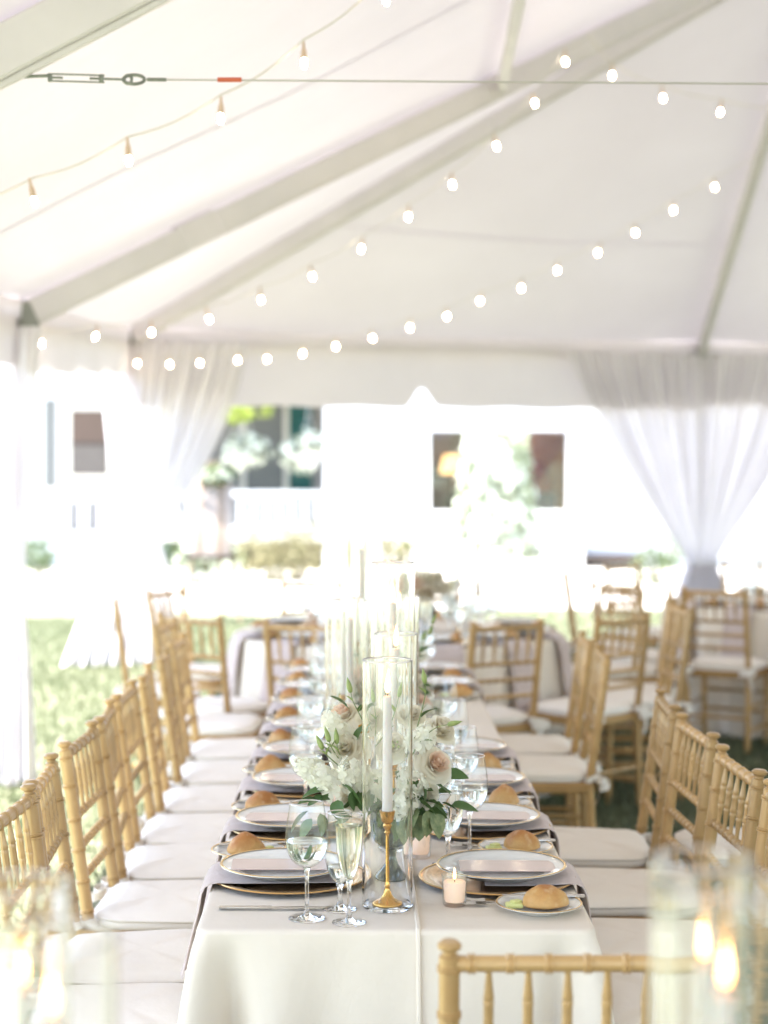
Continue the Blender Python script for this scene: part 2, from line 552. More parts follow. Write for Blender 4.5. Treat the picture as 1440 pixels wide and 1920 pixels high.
def ball(bm, c, r, sub=2, scale=(1, 1, 1)):
    g = bmesh.ops.create_icosphere(bm, subdivisions=sub, radius=1)
    for v in g['verts']:
        v.co = Vector((v.co.x * r * scale[0], v.co.y * r * scale[1], v.co.z * r * scale[2])) + Vector(c)
    return g['verts']


MESH = {}


def cached(key, fn):
    if key not in MESH:
        MESH[key] = fn()
    return MESH[key]


def put(name, me, mat, parent=None, loc=(0, 0, 0), rot=(0, 0, 0), scale=None, kind=None, label=None):
    if mat is not None and not me.materials:
        me.materials.append(mat)
    o = bpy.data.objects.new(name, me)
    COL.objects.link(o)
    o.location = loc
    o.rotation_euler = rot
    if scale:
        o.scale = scale
    if parent is not None:
        o.parent = parent
    if kind:
        o['kind'] = kind
    if label:
        o['label'] = label
    return o


def tag(o, label, cat, group=None, kind=None):
    o['label'] = label
    o['category'] = cat
    if group:
        o['group'] = group
    if kind:
        o['kind'] = kind
    return o


def thing(name, label, cat, loc=(0, 0, 0), rz=0.0, group=None):
    o = bpy.data.objects.new(name, None)
    o.empty_display_size = 0.1
    COL.objects.link(o)
    o.location = loc
    o.rotation_euler = (0, 0, rz)
    return tag(o, label, cat, group)


def structure(name, me, mat, **k):
    return put(name, me, mat, kind='structure', **k)


def bmk(fn, name, smooth=True, angle=38):
    bm = bmesh.new()
    fn(bm)
    return finish(bm, name, smooth, angle)


def ray(x, y, d):
    """world point at distance d (along Y) on the sight line of photo pixel x, y: used once to survey the place"""
    return Vector(((x - 680) * d / F_PX, d, EYE - (y - 860) * d / F_PX))


ORD = ['first', 'second', 'third', 'fourth', 'fifth', 'sixth', 'seventh', 'eighth', 'ninth', 'tenth', 'eleventh', 'twelfth',
       'thirteenth', 'fourteenth', 'fifteenth', 'sixteenth', 'seventeenth', 'eighteenth', 'nineteenth', 'twentieth']

# ------------------------------------------------------------------ ground
def ground_bm(bm):
    S = 600
    for v in ((-S, -S, 0), (S, -S, 0), (S, S, 0), (-S, S, 0)):
        bm.verts.new(v)
    bm.faces.new(bm.verts)
structure('lawn', bmk(ground_bm, 'lawn', False), M['lawn'])


def path_bm(bm):
    n = 30
    def f(u, v):
        x = -14 + 30 * u
        y = 19.0 + 0.15 * math.sin(x * 0.9) + (7.2 + 0.1 * math.sin(x * 1.3)) * v + 0.03 * x
        return (x, y, 0.012 + 0.01 * math.sin(v * PI))
    grid(bm, f, n, 3)
structure('gravel_path', bmk(path_bm, 'gravel_path'), M['path'])


def grass_mesh(patches, seed):
    r = np.random.RandomState(seed)
    vs, fs = [], []
    base = 0
    for (x0, x1, y0, y1, n, h) in patches:
        x = r.uniform(x0, x1, n); y = r.uniform(y0, y1, n)
        a = r.uniform(0, 2 * PI, n); hh = h * r.uniform(0.5, 1.25, n)
        w = r.uniform(0.003, 0.006, n) * (1 + h * 5)
        lx = np.cos(a + 1.2) * hh * r.uniform(0.1, 0.8, n); ly = np.sin(a + 1.2) * hh * r.uniform(0.1, 0.8, n)
        P = np.zeros((n, 4, 3))
        P[:, 0] = np.stack([x - np.cos(a) * w, y - np.sin(a) * w, 0 * x], 1)
        P[:, 1] = np.stack([x + np.cos(a) * w, y + np.sin(a) * w, 0 * x], 1)
        P[:, 2] = np.stack([x + np.cos(a) * w * .7 + lx * .35, y + np.sin(a) * w * .7 + ly * .35, hh * .6], 1)
        P[:, 3] = np.stack([x + lx, y + ly, hh], 1)
        vs.append(P.reshape(-1, 3))
        q = np.arange(n) * 4 + base
        fs.append(np.concatenate([np.stack([q, q + 1, q + 2], 1), np.stack([q, q + 2, q + 3], 1)]))
        base += n * 4
    V = np.concatenate(vs); Fc = np.concatenate(fs)
    me = bpy.data.meshes.new('grass')
    me.from_pydata(V.tolist(), [], Fc.tolist())
    return me


put('grass', grass_mesh([(0.6, 5.5, 4.5, 12, 60000, 0.05), (-4.5, -0.3, 5.5, 18, 60000, 0.05), (-0.4, 5.0, 12, 18.8, 24000, 0.05)], 3), M['blade'], kind='stuff')

# ------------------------------------------------------------------ the marquee
S_ = Vector((-1.776, 8.95, 2.345)); C_ = Vector((-1.915, 14.2, 2.587)); M_ = Vector((3.10, 16.2, 2.60)); P_ = Vector((3.05, 11.5, 5.12))
N_ = Vector((-1.78, 4.3, 2.163)); Q_ = Vector((3.05, 5.1, 4.95))
C2 = Vector((8.15, 18.2, 2.6)); S2 = Vector((7.9, 13.9, 2.36)); N2 = Vector((7.9, 5.9, 2.18))
N3 = Vector((-1.78, -5.5, 2.0)); Q3 = Vector((3.05, -5.0, 4.85)); N4 = Vector((7.9, -4.5, 2.05))
tent = thing('marquee_tent', 'white frame marquee with sloping vinyl roof and pale metal rafters over the tables', 'tent', (0, 0, 0))
UP = Vector((0, 0, 0.085))


def quad_panel(a, b, c, d, sag, seams=0, n=26):
    """a fabric patch a-b (eave) to d-c (ridge), sagging a little between the rafters"""
    a, b, c, d = [p + UP for p in (a, b, c, d)]
    def make(bm):
        def f(u, v):
            p = (a * (1 - u) + b * u) * (1 - v) + (d * (1 - u) + c * u) * v
            s = sag * math.sin(PI * u) * (0.5 + 0.5 * math.sin(PI * v)) * (1 - 0.5 * v)
            s += 0.010 * math.sin(7 * v * PI + 2 * u) * math.sin(PI * u)
            for (eu, ev) in ((0, 0), (1, 0)):          # puckers that fan out of the corners
                dd = math.hypot((u - eu) * 1.3, v - ev)
                s += 0.014 * math.exp(-(dd / .28) ** 2) * math.sin(22 * math.atan2(v - ev + .02, abs(u - eu) + .02)) * math.sin(PI * u)
            return p - Vector((0, 0, s))
        grid(bm, f, n, n)
    return bmk(make, 'roof_panel', angle=60)


def tri_panel(a, b, c, sag):
    return quad_panel(a, b, c, c, sag)


def seam(pts_fn, n=24):
    put('seam', bmk(lambda bm: tube(bm, [pts_fn(i / n) for i in range(n + 1)], .009, 6, True, (1.0, .10)), 'seam'), M['seam'], tent)


def on_panel(a, b, c, d, u, v, sag=.05):
    a, b, c, d = [p + UP for p in (a, b, c, d)]
    p = (a * (1 - u) + b * u) * (1 - v) + (d * (1 - u) + c * u) * v
    s_ = sag * math.sin(PI * u) * (0.5 + 0.5 * math.sin(PI * v)) * (1 - 0.5 * v)
    return p - Vector((0, 0, s_ + .004 + 0.010 * -math.sin(7 * v * PI + 2 * u) * -math.sin(PI * u)))


for u_ in (.52,):
    seam(lambda t, u_=u_: on_panel(N_, S_, P_, Q_, u_, t))
for v_ in (.30,):
    seam(lambda t, v_=v_: on_panel(C_, M_, P_, P_, t, v_))


def panel(me):
    put('roof_panel', me, M['tent'], tent)
panel(quad_panel(N_, S_, P_, Q_, 0.05))
panel(tri_panel(S_, C_, P_, 0.05))
panel(tri_panel(C_, M_, P_, 0.05))
panel(tri_panel(M_, C2, P_, 0.05))
panel(tri_panel(C2, S2, P_, 0.05))
panel(quad_panel(S2, N2, Q_, P_, 0.05))
panel(quad_panel(N3, N_, Q_, Q3, 0.05))
panel(quad_panel(N2, N4, Q3, Q_, 0.05))


def frame_beam(name, p0, p1, w, h):
    return put(name, bmk(lambda bm: beam(bm, p0, p1, w, h), name, True, 30), M['alu'], tent)


def lerp(a, b, t):
    return a * (1 - t) + b * t


for a, b in ((S_, P_), (C_, P_), (M_, P_), (N_, Q_), (C2, P_), (S2, P_), (N2, Q_)):
    rf = frame_beam('rafter', a, b, 0.075, 0.125)
    # the keder channel that runs along the underside of each rafter
    t = (b - a).normalized()
    upv = t.cross(Vector((0, 0, 1))).normalized().cross(t)
    put('channel', bmk(lambda bm: beam(bm, a - upv * 0.071, b - upv * 0.071, 0.03, 0.016, 0.002), 'channel', True, 30), M['alu'], rf)
frame_beam('ridge_beam', Q3 + Vector((0, 0, -.02)), Q_ + Vector((0, 0, -.02)), 0.07, 0.11)
frame_beam('ridge_beam', Q_ + Vector((0, 0, -.02)), P_ + Vector((0, 0, -.02)), 0.07, 0.11)
frame_beam('purlin', lerp(S_, P_, .5365) + Vector((0, -.05, -.02)), lerp(N_, Q_, .48) + Vector((0, .05, -.02)), 0.055, 0.07)
for a, b in ((N3, N_), (N_, S_), (S_, C_), (C_, M_), (M_, C2), (C2, S2), (S2, N2), (N2, N4)):
    frame_beam('eave_beam', a + Vector((0, 0, -.01)), b + Vector((0, 0, -.01)), 0.06, 0.075)
for p in (S_, C_, M_, C2, S2, N2, N_, N3, N4):
    def leg_bm(bm, p=p):
        tube(bm, [(p.x, p.y, 0.0), (p.x, p.y, p.z - 0.03)], 0.032, 16)
        box(bm, (p.x, p.y, 0.006), (0.16, 0.16, 0.012), 0.003)
    put('tent_leg', bmk(leg_bm, 'tent_leg'), M['white_paint'], tent)


def shoe_bm(p, q):
    """corner fitting: a cup below the joint with two wings and a sleeve up the rafter"""
    def make(bm):
        d = (q - p).normalized()
        beam(bm, p + Vector((0, 0, -.01)), p + d * 0.11 + Vector((0, 0, -.01)), 0.10, 0.15, 0.01)
        tube(bm, [(p.x, p.y, p.z - 0.16), (p.x, p.y, p.z - 0.04)], 0.042, 14)
        for s in (-1, 1):
            side = d.cross(Vector((0, 0, 1))).normalized() * s
            v = [p + side * 0.03, p + side * 0.17, p + side * 0.03 + Vector((0, 0, -.15))]
            off = d * 0.012
            a = [bm.verts.new(x + off) for x in v]
            b = [bm.verts.new(x - off) for x in v]
            bm.faces.new(a); bm.faces.new(b[::-1])
            for k in range(3):
                bm.faces.new((a[k], a[(k + 1) % 3], b[(k + 1) % 3], b[k]))
    return bmk(make, 'bracket', True, 30)


for p, q in ((S_, P_), (C_, P_), (M_, P_)):
    put('bracket', shoe_bm(p, q), M['alu_dark'], tent)


def sleeve(t, p, q, ln, name='rafter_sleeve'):
    d = (q - p).normalized()
    c = lerp(p, q, t)
    put(name, bmk(lambda bm: beam(bm, c - d * ln / 2, c + d * ln / 2, 0.095, 0.15, 0.008), name, True, 30), M['alu'], tent)
sleeve(0.185, S_, P_, 0.24)
sleeve(0.5365, S_, P_, 0.22)
sleeve(0.56, C_, P_, 0.22)


def valance(a, b, depth, notch=None, n=80):
    """a hanging strip of vinyl below the eave; notch = (position, half width, height) of the ogee cut-out"""
    out = (b - a).cross(Vector((0, 0, 1))).normalized()
    L = (b - a).length
    def make(bm):
        def f(u, v):
            dz = depth
            if notch:
                x = abs(u - notch[0]) * L
                if x < notch[1]:
                    k = 0.5 + 0.5 * math.cos(PI * x / notch[1])
                    dz -= notch[2] * (k ** 1.3)
            dz += 0.006 * math.sin(u * 47)
            p = lerp(a, b, u) + Vector((0, 0, 0.10 - v * (dz + 0.07))) + out * (0.05 + 0.02 * math.sin(u * 23 + 1) * v)
            return p
        grid(bm, f, n, 8)
    return put('valance', bmk(make, 'valance', angle=60), M['valance'], tent)


valance(C_, M_, 0.545, (0.480, 0.17, 0.165), 160)
valance(M_, C2, 0.5)
valance(S_, C_, 0.30)
valance(N_, S_, 0.26)
valance(N3, N_, 0.26)


# ------------------------------------------------------------------ sheer drapes tied to the tent legs
def drape(label, top0, top1, tie, tie_w, foot, foot_w, name='tied_drape', pleats=13, amp=0.05, hold=0.6, seed=0, edge_pow=(1.0, 1.0), normal=(0, -1, 0)):
    """fabric gathered on the eave between top0 and top1, tied at `tie` (width tie_w), falling open to the foot"""
    top0, top1, tie, foot = [Vector(p) for p in (top0, top1, tie, foot)]
    r = random.Random(seed)
    ph = [r.uniform(0, 6.28) for _ in range(6)]
    nrm = Vector(normal)
    along = (top1 - top0); along.z = 0; along.normalize()
    def make(bm):
        nu, nv = pleats * 10, 64
        def f(u, v):
            vt = hold
            if v < vt:
                s = v / vt
                z = top0.z * (1 - s) + tie.z * s if True else 0
                zt = lerp(top0, top1, u).z * (1 - s) + tie.z * s
                s0 = s ** edge_pow[0]; s1 = s ** edge_pow[1]
                k = s0 * (1 - u) + s1 * u
                a = lerp(top0, top1, u)
                b = tie + along * ((u - 0.5) * tie_w)
                p = a * (1 - k) + b * k
                p.z = zt
                am = amp * (0.35 + 0.65 * math.sin(PI * min(1, s * 1.1)) ) * (1 - 0.55 * s)
            else:
                s = (v - vt) / (1 - vt)
                e = s ** 0.75
                w = tie_w * (1 - e) + foot_w * e
                c = tie * (1 - s) + foot * s
                p = c + along * ((u - 0.5) * w)
                am = amp * (0.35 + 0.75 * s)
            ww = u * pleats * 2 * PI
            q = math.sin(ww + 0.8 * math.sin(ww * 0.37 + ph[0]) + 0.6 * math.sin(v * 5 + ph[1]))
            q += 0.4 * math.sin(ww * 0.53 + ph[2] + v * 3)
            p = p + nrm * (q * am)
            p.z = max(p.z, 0.01)
            return p
        grid(bm, f, nu, nv)
    o = thing(name, label, 'drape', (tie.x, tie.y, 0), 0, 'sheer white drapes tied to the tent legs')
    me = bmk(make, 'drape_cloth', angle=80)
    me.transform(Matrix.Translation((-tie.x, -tie.y, 0)))
    put('cloth', me, M['sheer'], o)
    def sash(bm):
        def f(u, v):
            a = 2 * PI * u
            return (math.cos(a) * (tie_w * 0.56 + 0.015), math.sin(a) * 0.09, tie.z + (v - 0.5) * 0.045 + 0.01 * math.sin(3 * a))
        grid(bm, f, 28, 3, True)
    put('sash', bmk(sash, 'sash', angle=70), M['sheer'], o)
    return o


# near left leg, far left corner, and the leg in the far wall
drape('sheer white drape tied to the near tent leg beside the row of gold chairs', (-1.98, 8.75, 2.30), (-1.60, 8.78, 2.30), (-1.742, 8.75, 0.90), 0.11, (-1.80, 8.75, 0.0), 0.36,
      pleats=7, hold=0.62, seed=3, amp=0.045, edge_pow=(0.8, 0.75))
drape('sheer white drape swept to the far corner leg, hanging beside the easel', (-2.15, 14.05, 2.57), (-0.93, 14.30, 2.58), (-1.80, 14.0, 0.98), 0.34, (-1.90, 13.9, 0.0), 0.95,
      pleats=13, hold=0.63, seed=5, amp=0.06, edge_pow=(0.6, 1.55), normal=(0.3, -0.95, 0))
drape('sheer white drape in two sweeps tied low on the leg behind the far round table', (1.80, 15.55, 2.58), (4.45, 16.6, 2.60), (3.08, 16.0, 0.70), 0.28, (3.08, 15.95, 0.0), 0.80,
      pleats=20, hold=0.74, seed=8, amp=0.075, edge_pow=(1.22, 1.22), normal=(0.35, -0.93, 0))


# ------------------------------------------------------------------ string lights
BULB = None
def bulb_mesh():
    return bmk(lambda bm: lathe(bm, [(0, -0.028), (0.005, -0.0265), (0.0072, -0.021), (0.0080, -0.0155), (0.0072, -0.009), (0.0066, -0.002), (0.006, 0.0), (0, 0.0)], 14), 'bulb')


def socket_mesh():
    return bmk(lambda bm: lathe(bm, [(0, 0.0), (0.0085, 0.0), (0.0095, 0.010), (0.0085, 0.026), (0.005, 0.036), (0.003, 0.058), (0, 0.058)], 12), 'socket')


def string_lights(label, pts, extra0=None, extra1=None):
    o = thing('string_lights', label, 'string lights', tuple(pts[0]), 0, 'strings of warm bulbs under the marquee roof')
    org = pts[0]
    up = Vector((0, 0, 0.058))
    hang = [p + up for p in pts]
    if extra0 is not None:
        hang = [Vector(extra0)] + hang
    if extra1 is not None:
        hang = hang + [Vector(extra1)]
    fine = []
    for a, b in zip(hang, hang[1:]):
        for k in range(6):
            t = k / 6
            fine.append(lerp(a, b, t) - Vector((0, 0, 0.018 * math.sin(PI * t))) - org)
    fine.append(hang[-1] - org)
    put('cord', bmk(lambda bm: tube(bm, fine, 0.0035, 6), 'cord'), M['cord'], o)
    for p in pts:
        r = (rng.uniform(-.25, .25), rng.uniform(-.25, .25), 0)
        s = put('socket', cached('socket', socket_mesh), M['socket'], o, p - org, r)
        put('bulb', cached('bulb', bulb_mesh), M['bulb'], s)
    return o


def chain(pix, d0, d1):
    n = len(pix) - 1
    return [ray(x, y, d0 + (d1 - d0) * i / n) + Vector((0, 0, 0.0155)) for i, (x, y) in enumerate(pix)]


A = chain([(-120, 440), (63, 380), (241, 303), (414, 225), (570, 121), (722, 3), (872, -118)], 5.2, 5.2)
string_lights('string of warm bulbs nearest the wire cable, sockets showing above them', A, ray(-330, 500, 5.2), ray(1020, -250, 5.2))
B = chain([(78, 645), (180, 632), (284, 624), (391, 599), (489, 563), (585, 520), (678, 468), (766, 408), (848, 347), (930, 275), (1002, 195), (1060, 117)], 9.6, 9.4)
string_lights('string of warm bulbs climbing along the hip rafter towards the ridge', B, ray(-20, 640, 9.6), ray(1105, 66, 9.4))
B2 = chain([(1148, 143), (1243, 185), (1351, 211), (1460, 226)], 9.5, 9.6)
string_lights('short string of bulbs sagging below the ridge beyond the wire cable', B2, ray(1105, 66, 9.4), ray(1570, 228, 9.6))
Cc = chain([(258, 682), (318, 684), (374, 681), (446, 676), (501, 674), (568, 664), (630, 650), (698, 635), (769, 615), (838, 594), (901, 565), (978, 541),
            (1045, 508), (1122, 475), (1191, 437), (1263, 395), (1340, 352)], 13.9, 11.75)
string_lights('long swag of bulbs from the far corner drape across the end wall', Cc, C_ + Vector((0.1, -.15, -.1)), ray(1510, 240, 11.4))


# ------------------------------------------------------------------ the tension cable with its turnbuckle
def cable():
    D = 4.47
    o = thing('tension_cable', 'wire tie cable with steel turnbuckle and red sleeve strung across below the roof', 'cable', tuple(ray(0, 150, D)))
    org = ray(0, 150, D)
    L = lambda x, y: ray(x, y, D) - org
    def loop(bm, c, rx, rz, r, n=20):
        pts = [Vector(c) + Vector((math.cos(a) * rx, 0, math.sin(a) * rz)) for a in [2 * PI * k / n for k in range(n + 1)]]
        tube(bm, pts, r, 8, False)
    s = D / F_PX
    put('hook', bmk(lambda bm: (loop(bm, L(10, 146), 22 * s, 10 * s, 0.0048), tube(bm, [L(30, 146), L(60, 143), L(92, 142)], 0.0042, 8)), 'hook'), M['steel'], o)
    def body(bm):
        for dy in (-6.5, 6.5):
            tube(bm, [L(90, 145 + dy), L(196, 148 + dy)], 0.0024, 8)
        for x in (94, 190):
            box(bm, L(x, 146.5), (0.012, 0.010, 0.020), 0.003)
        tube(bm, [L(95, 145), L(118, 146)], 0.0030, 8)
        tube(bm, [L(168, 147), L(230, 149)], 0.0032, 8)
    put('turnbuckle', bmk(body, 'turnbuckle'), M['steel'], o)
    def thimble(bm):
        loop(bm, L(251, 149), 20 * s, 8.5 * s, 0.0045)
        loop(bm, L(240, 149), 7 * s, 8 * s, 0.004)
    put('thimble', bmk(thimble, 'thimble'), M['steel'], o)
    end = Vector((7.6, D + 0.2, ray(0, 152, D).z)) - org
    put('wire', bmk(lambda bm: tube(bm, [L(268, 149), L(310, 149.5), lerp(L(310, 149.5), end, .5) - Vector((0, 0, .004)), end], 0.0026, 8), 'wire'), M['wire'], o)
    put('ferrule', bmk(lambda bm: tube(bm, [L(276, 149), L(312, 149.5)], 0.0048, 8), 'ferrule'), M['steel'], o)
    put('red_sleeve', bmk(lambda bm: tube(bm, [L(408, 149.5), L(453, 149.5)], 0.0062, 8), 'red_sleeve'), M['red'], o)
    def cleat(bm):
        p = L(0, 120)
        box(bm, p + Vector((-.005, 0, 0)), (0.05, 0.03, 0.075), 0.006, Matrix.Rotation(R(-25), 3, 'Y'))
    put('cleat', bmk(cleat, 'cleat', True, 30), M['alu_dark'], o)
cable()

# ------------------------------------------------------------------ chairs
def nodes_profile(L, r, at, ring=1.19, w=0.0055):
    """radii along a bamboo-turned bar of length L with double rings at the distances in `at`"""
    out = [(0, r)]
    for s in at:
        out += [(s - w, r), (s - w * .7, r * ring), (s - w * .3, r * ring), (s, r * 1.03), (s + w * .3, r * ring), (s + w * .7, r * ring), (s + w, r)]
    out.append((L, r))
    return [(max(0, min(L, s)), q) for s, q in out]


def bar(bm, p0, p1, prof, n=10):
    p0, p1 = Vector(p0), Vector(p1)
    L = (p1 - p0).length
    tube(bm, [lerp(p0, p1, s / L) for s, _ in prof], [q for _, q in prof], n)


POST = [(-.205, 0.0), (-.187, 0.455), (-.250, 0.905)]      # y, z of the rear post at floor, seat, top


def post_at(z):
    for (y0, z0), (y1, z1) in zip(POST, POST[1:]):
        if z <= z1:
            return y0 + (y1 - y0) * (z - z0) / (z1 - z0)
    return POST[-1][0]


def post_mesh():
    def make(bm):
        zs = []
        ring = [0.10, 0.20, 0.30, 0.385, 0.50, 0.575, 0.655, 0.73, 0.815, 0.886]
        prof = nodes_profile(0.905, 0.0158, ring)
        pts = [(0, post_at(z), z) for z, _ in prof]
        rad = [q for _, q in prof]
        ins = [k for k in range(len(pts) - 1) if pts[k][2] < .455 < pts[k + 1][2]]
        for k in ins:
            pts.insert(k + 1, (0, post_at(.455), .455)); rad.insert(k + 1, 0.0158)
        yt = POST[-1][0]
        pts += [(0, yt - .0003, .908), (0, yt - .0006, .912), (0, yt - .001, .917), (0, yt - .0014, .923), (0, yt - .0017, .928)]
        rad += [0.0105, 0.0105, 0.0175, 0.0185, 0.0125]
        tube(bm, pts, rad, 14)
    return bmk(make, 'post')


def rail_mesh(z, r, n_rings, half=0.172):
    def make(bm):
        L = half * 2
        at = [L * (k + 0.5) / n_rings for k in range(n_rings)]
        prof = nodes_profile(L, r, at, 1.36 if n_rings > 6 else 1.24, 0.0065)
        bar(bm, (-half, post_at(z), z), (half, post_at(z), z), prof, 10)
    return bmk(make, 'back_rail')


def spindle_mesh():
    def make(bm):
        z0, z1 = 0.738, 0.893
        L = math.hypot(z1 - z0, post_at(z1) - post_at(z0))
        base = [(0, .0060), (.02, .0050), (.045, .0072), (.052, .0085), (.055, .0072), (.058, .0085), (.066, .0076), (.088, .0076), (.096, .0085), (.099, .0072), (.102, .0085), (.110, .0072), (L - .018, .0048), (L, .0060)]
        bar(bm, (0, post_at(z0), z0), (0, post_at(z1), z1), base, 8)
    return bmk(make, 'spindle')


def front_leg_mesh():
    def make(bm):
        prof = nodes_profile(.445, 0.0150, [.09, .18, .27, .36, .42])
        bar(bm, (0, .150, 0), (0, .142, .445), prof, 12)
    return bmk(make, 'front_leg')


def seat_frame_mesh():
    def make(bm):
        w0, w1, y0, y1 = .180, .198, -.185, .155
        z = .437
        beam(bm, (-w1, y1, z), (w1, y1, z), .030, .038)
        beam(bm, (-w0, y0, z), (w0, y0, z), .030, .038)
        for s in (-1, 1):
            beam(bm, (s * w0, y0, z), (s * w1, y1, z), .030, .038)
    return bmk(make, 'seat_frame', True, 30)


def stretcher_mesh(p0, p1):
    def make(bm):
        L = (Vector(p1) - Vector(p0)).length
        bar(bm, p0, p1, nodes_profile(L, .0095, [L * k / 5 for k in range(1, 5)], 1.25), 8)
    return bmk(make, 'stretcher')


def cushion_mesh():
    def make(bm):
        # rounded seat pad, crowned, with a piped edge
        def outline(a, k):
            n = 4.6
            c, s = math.cos(a), math.sin(a)
            x = abs(c) ** (2 / n) * math.copysign(1, c)
            y = abs(s) ** (2 / n) * math.copysign(1, s)
            w = .205 - .014 * (0.5 - y / 2)
            return (x * w * k, y * .180 * k - .012)
        rows = [(0.0, .505), (.35, .505), (.65, .503), (.85, .499), (.955, .492), (.992, .486), (1.004, .4855), (1.016, .482), (1.004, .4785), (.993, .478), (1.004, .470), (1.0, .462), (.97, .4555), (.90, .4545), (0, .4545)]
        nn = 64
        rings = []
        for k, z in rows:
            if k == 0:
                rings.append([bm.verts.new((0, -.012, z))])
            else:
                rings.append([bm.verts.new((*outline(2 * PI * i / nn, k), z + .0025 * math.sin(5 * 2 * PI * i / nn) * (1 if .4 < k < 1 else .3))) for i in range(nn)])
        for a, b in zip(rings, rings[1:]):
            for i in range(nn):
                i2 = (i + 1) % nn
                if len(a) == 1:
                    bm.faces.new((a[0], b[i], b[i2]))
                elif len(b) == 1:
                    bm.faces.new((a[i], b[0], a[i2]))
                else:
                    bm.faces.new((a[i], b[i], b[i2], a[i2]))
    return bmk(make, 'cushion', True, 60)


def tie_mesh(seed):
    r = random.Random(seed)
    def make(bm):
        # a cloth tie knotted round the post: a wrap, a bow loop and a tail
        def wrap(u, v):
            a = 2 * PI * u
            return (math.cos(a) * .0205, math.sin(a) * .0205 + post_at(.47), .470 + (v - .5) * .022 + .004 * math.sin(2 * a))
        grid(bm, wrap, 16, 2, True)
        for s, ln in ((1, .075), (-1, .055)):
            def loop(u, v):
                a = PI * 1.7 * u
                return (s * (.01 + ln * math.sin(a) * .6), post_at(.47) - .022 - ln * (1 - math.cos(a)) * .33, .468 - .03 * u * (1 if s > 0 else .2) + (v - .5) * .022)
            grid(bm, loop, 12, 2)
        def tail(u, v):
            return (.012 + .02 * u + (v - .5) * .02, post_at(.47) - .024 - .012 * math.sin(u * 4), .462 - .11 * u)
        grid(bm, tail, 8, 2)
    return bmk(make, 'cushion_tie', True, 70)


def make_chair(loc, rz, label, group, detail=True):
    t = thing('banquet_chair', label, 'chair', loc, rz, group)
    P = lambda n, key, fn, mat, **k: put(n, cached(key, fn), mat, t, **k)
    for s in (-1, 1):
        P('rear_post', 'post', post_mesh, M['chair'], loc=(s * .176, 0, 0))
        P('front_leg', 'fleg', front_leg_mesh, M['chair'], loc=(s * .183, 0, 0))
    P('top_rail', 'toprail', lambda: rail_mesh(.893, .0125, 6), M['chair'])
    for i, z in enumerate((.735, .660, .585)):
        P('back_rail', 'rail%d' % i, lambda z=z: rail_mesh(z, .0086, 9), M['chair'])
    for k in range(5):
        P('spindle', 'spindle', spindle_mesh, M['chair'], loc=(-.176 + .352 * (k + 1) / 6, 0, 0))
    P('seat_frame', 'sframe', seat_frame_mesh, M['chair_frame'])
    for z in (.13, .26):
        for s in (-1, 1):
            P('stretcher', 'st%g%d' % (z, s), lambda z=z, s=s: stretcher_mesh((s * .178, post_at(z), z), (s * .183, .147, z)), M['chair'])
    P('stretcher', 'stf', lambda: stretcher_mesh((-.183, .147, .20), (.183, .147, .20)), M['chair'])
    P('stretcher', 'stf2', lambda: stretcher_mesh((-.183, .147, .31), (.183, .147, .31)), M['chair'])
    P('stretcher', 'stb', lambda: stretcher_mesh((-.178, post_at(.2), .20), (.178, post_at(.2), .20)), M['chair'])
    P('cushion', 'cushion', cushion_mesh, M['cushion'])
    if detail:
        for s in (-1, 1):
            P('cushion_tie', 'tie%d' % s, lambda s=s: tie_mesh(s), M['cushion'], loc=(s * .176, 0, 0))
    return t


TX0, TX1, TY0, TY1, TZ = -0.317, 0.443, 3.32, 7.60, 0.75
GL = 'gold chairs along the pale-lawn side of the long table'
GR = 'gold chairs along the dark-lawn side of the long table'
left_y = [3.66, 4.09, 4.60, 5.06, 5.50, 5.98, 6.50, 7.02]
for i, y in enumerate(left_y):
    make_chair((-.487 + rng.uniform(-.008, .008), y, 0), R(-90 + rng.uniform(-5, 5)), '%s gold chair from the near end, on the pale-lawn side of the long table' % ORD[i], GL)
make_chair((-.62, 7.72, 0), R(-97), 'gold chair pushed back at the far corner of the long table, pale-lawn side', GL)
for i, (y, dx) in enumerate([(3.74, 0), (4.20, 0), (4.74, 0), (5.28, .01), (6.62, .0), (7.12, .0)]):
    make_chair((.652 + dx, y, 0), R(90 + rng.uniform(-4, 3)), '%s gold chair from the near end, on the dark-lawn side of the long table' % ORD[i], GR)
make_chair((.302, 2.853, 0), R(0.5), 'gold chair at the near end of the long table, seen from behind', 'gold chairs at the long table ends')


# ------------------------------------------------------------------ tables and cloths
def folding_table(name, label, rect):
    x0, x1, y0, y1, z = rect
    t = thing(name, label, 'table', ((x0 + x1) / 2, (y0 + y1) / 2, 0))
    hx, hy = (x1 - x0) / 2 - .012, (y1 - y0) / 2 - .012
    put('tabletop', bmk(lambda bm: box(bm, (0, 0, z - .026), (hx * 2, hy * 2, .03), .006), 'tabletop', True, 30), M['easel'], t)
    for sx in (-1, 1):
        for sy in (-1, 1):
            put('leg', cached('table_leg', lambda: bmk(lambda bm: tube(bm, [(0, 0, 0), (0, 0, .71)], .016, 10), 'leg')), M['alu'], t, (sx * (hx - .09), sy * (hy - .25), 0))
    return t


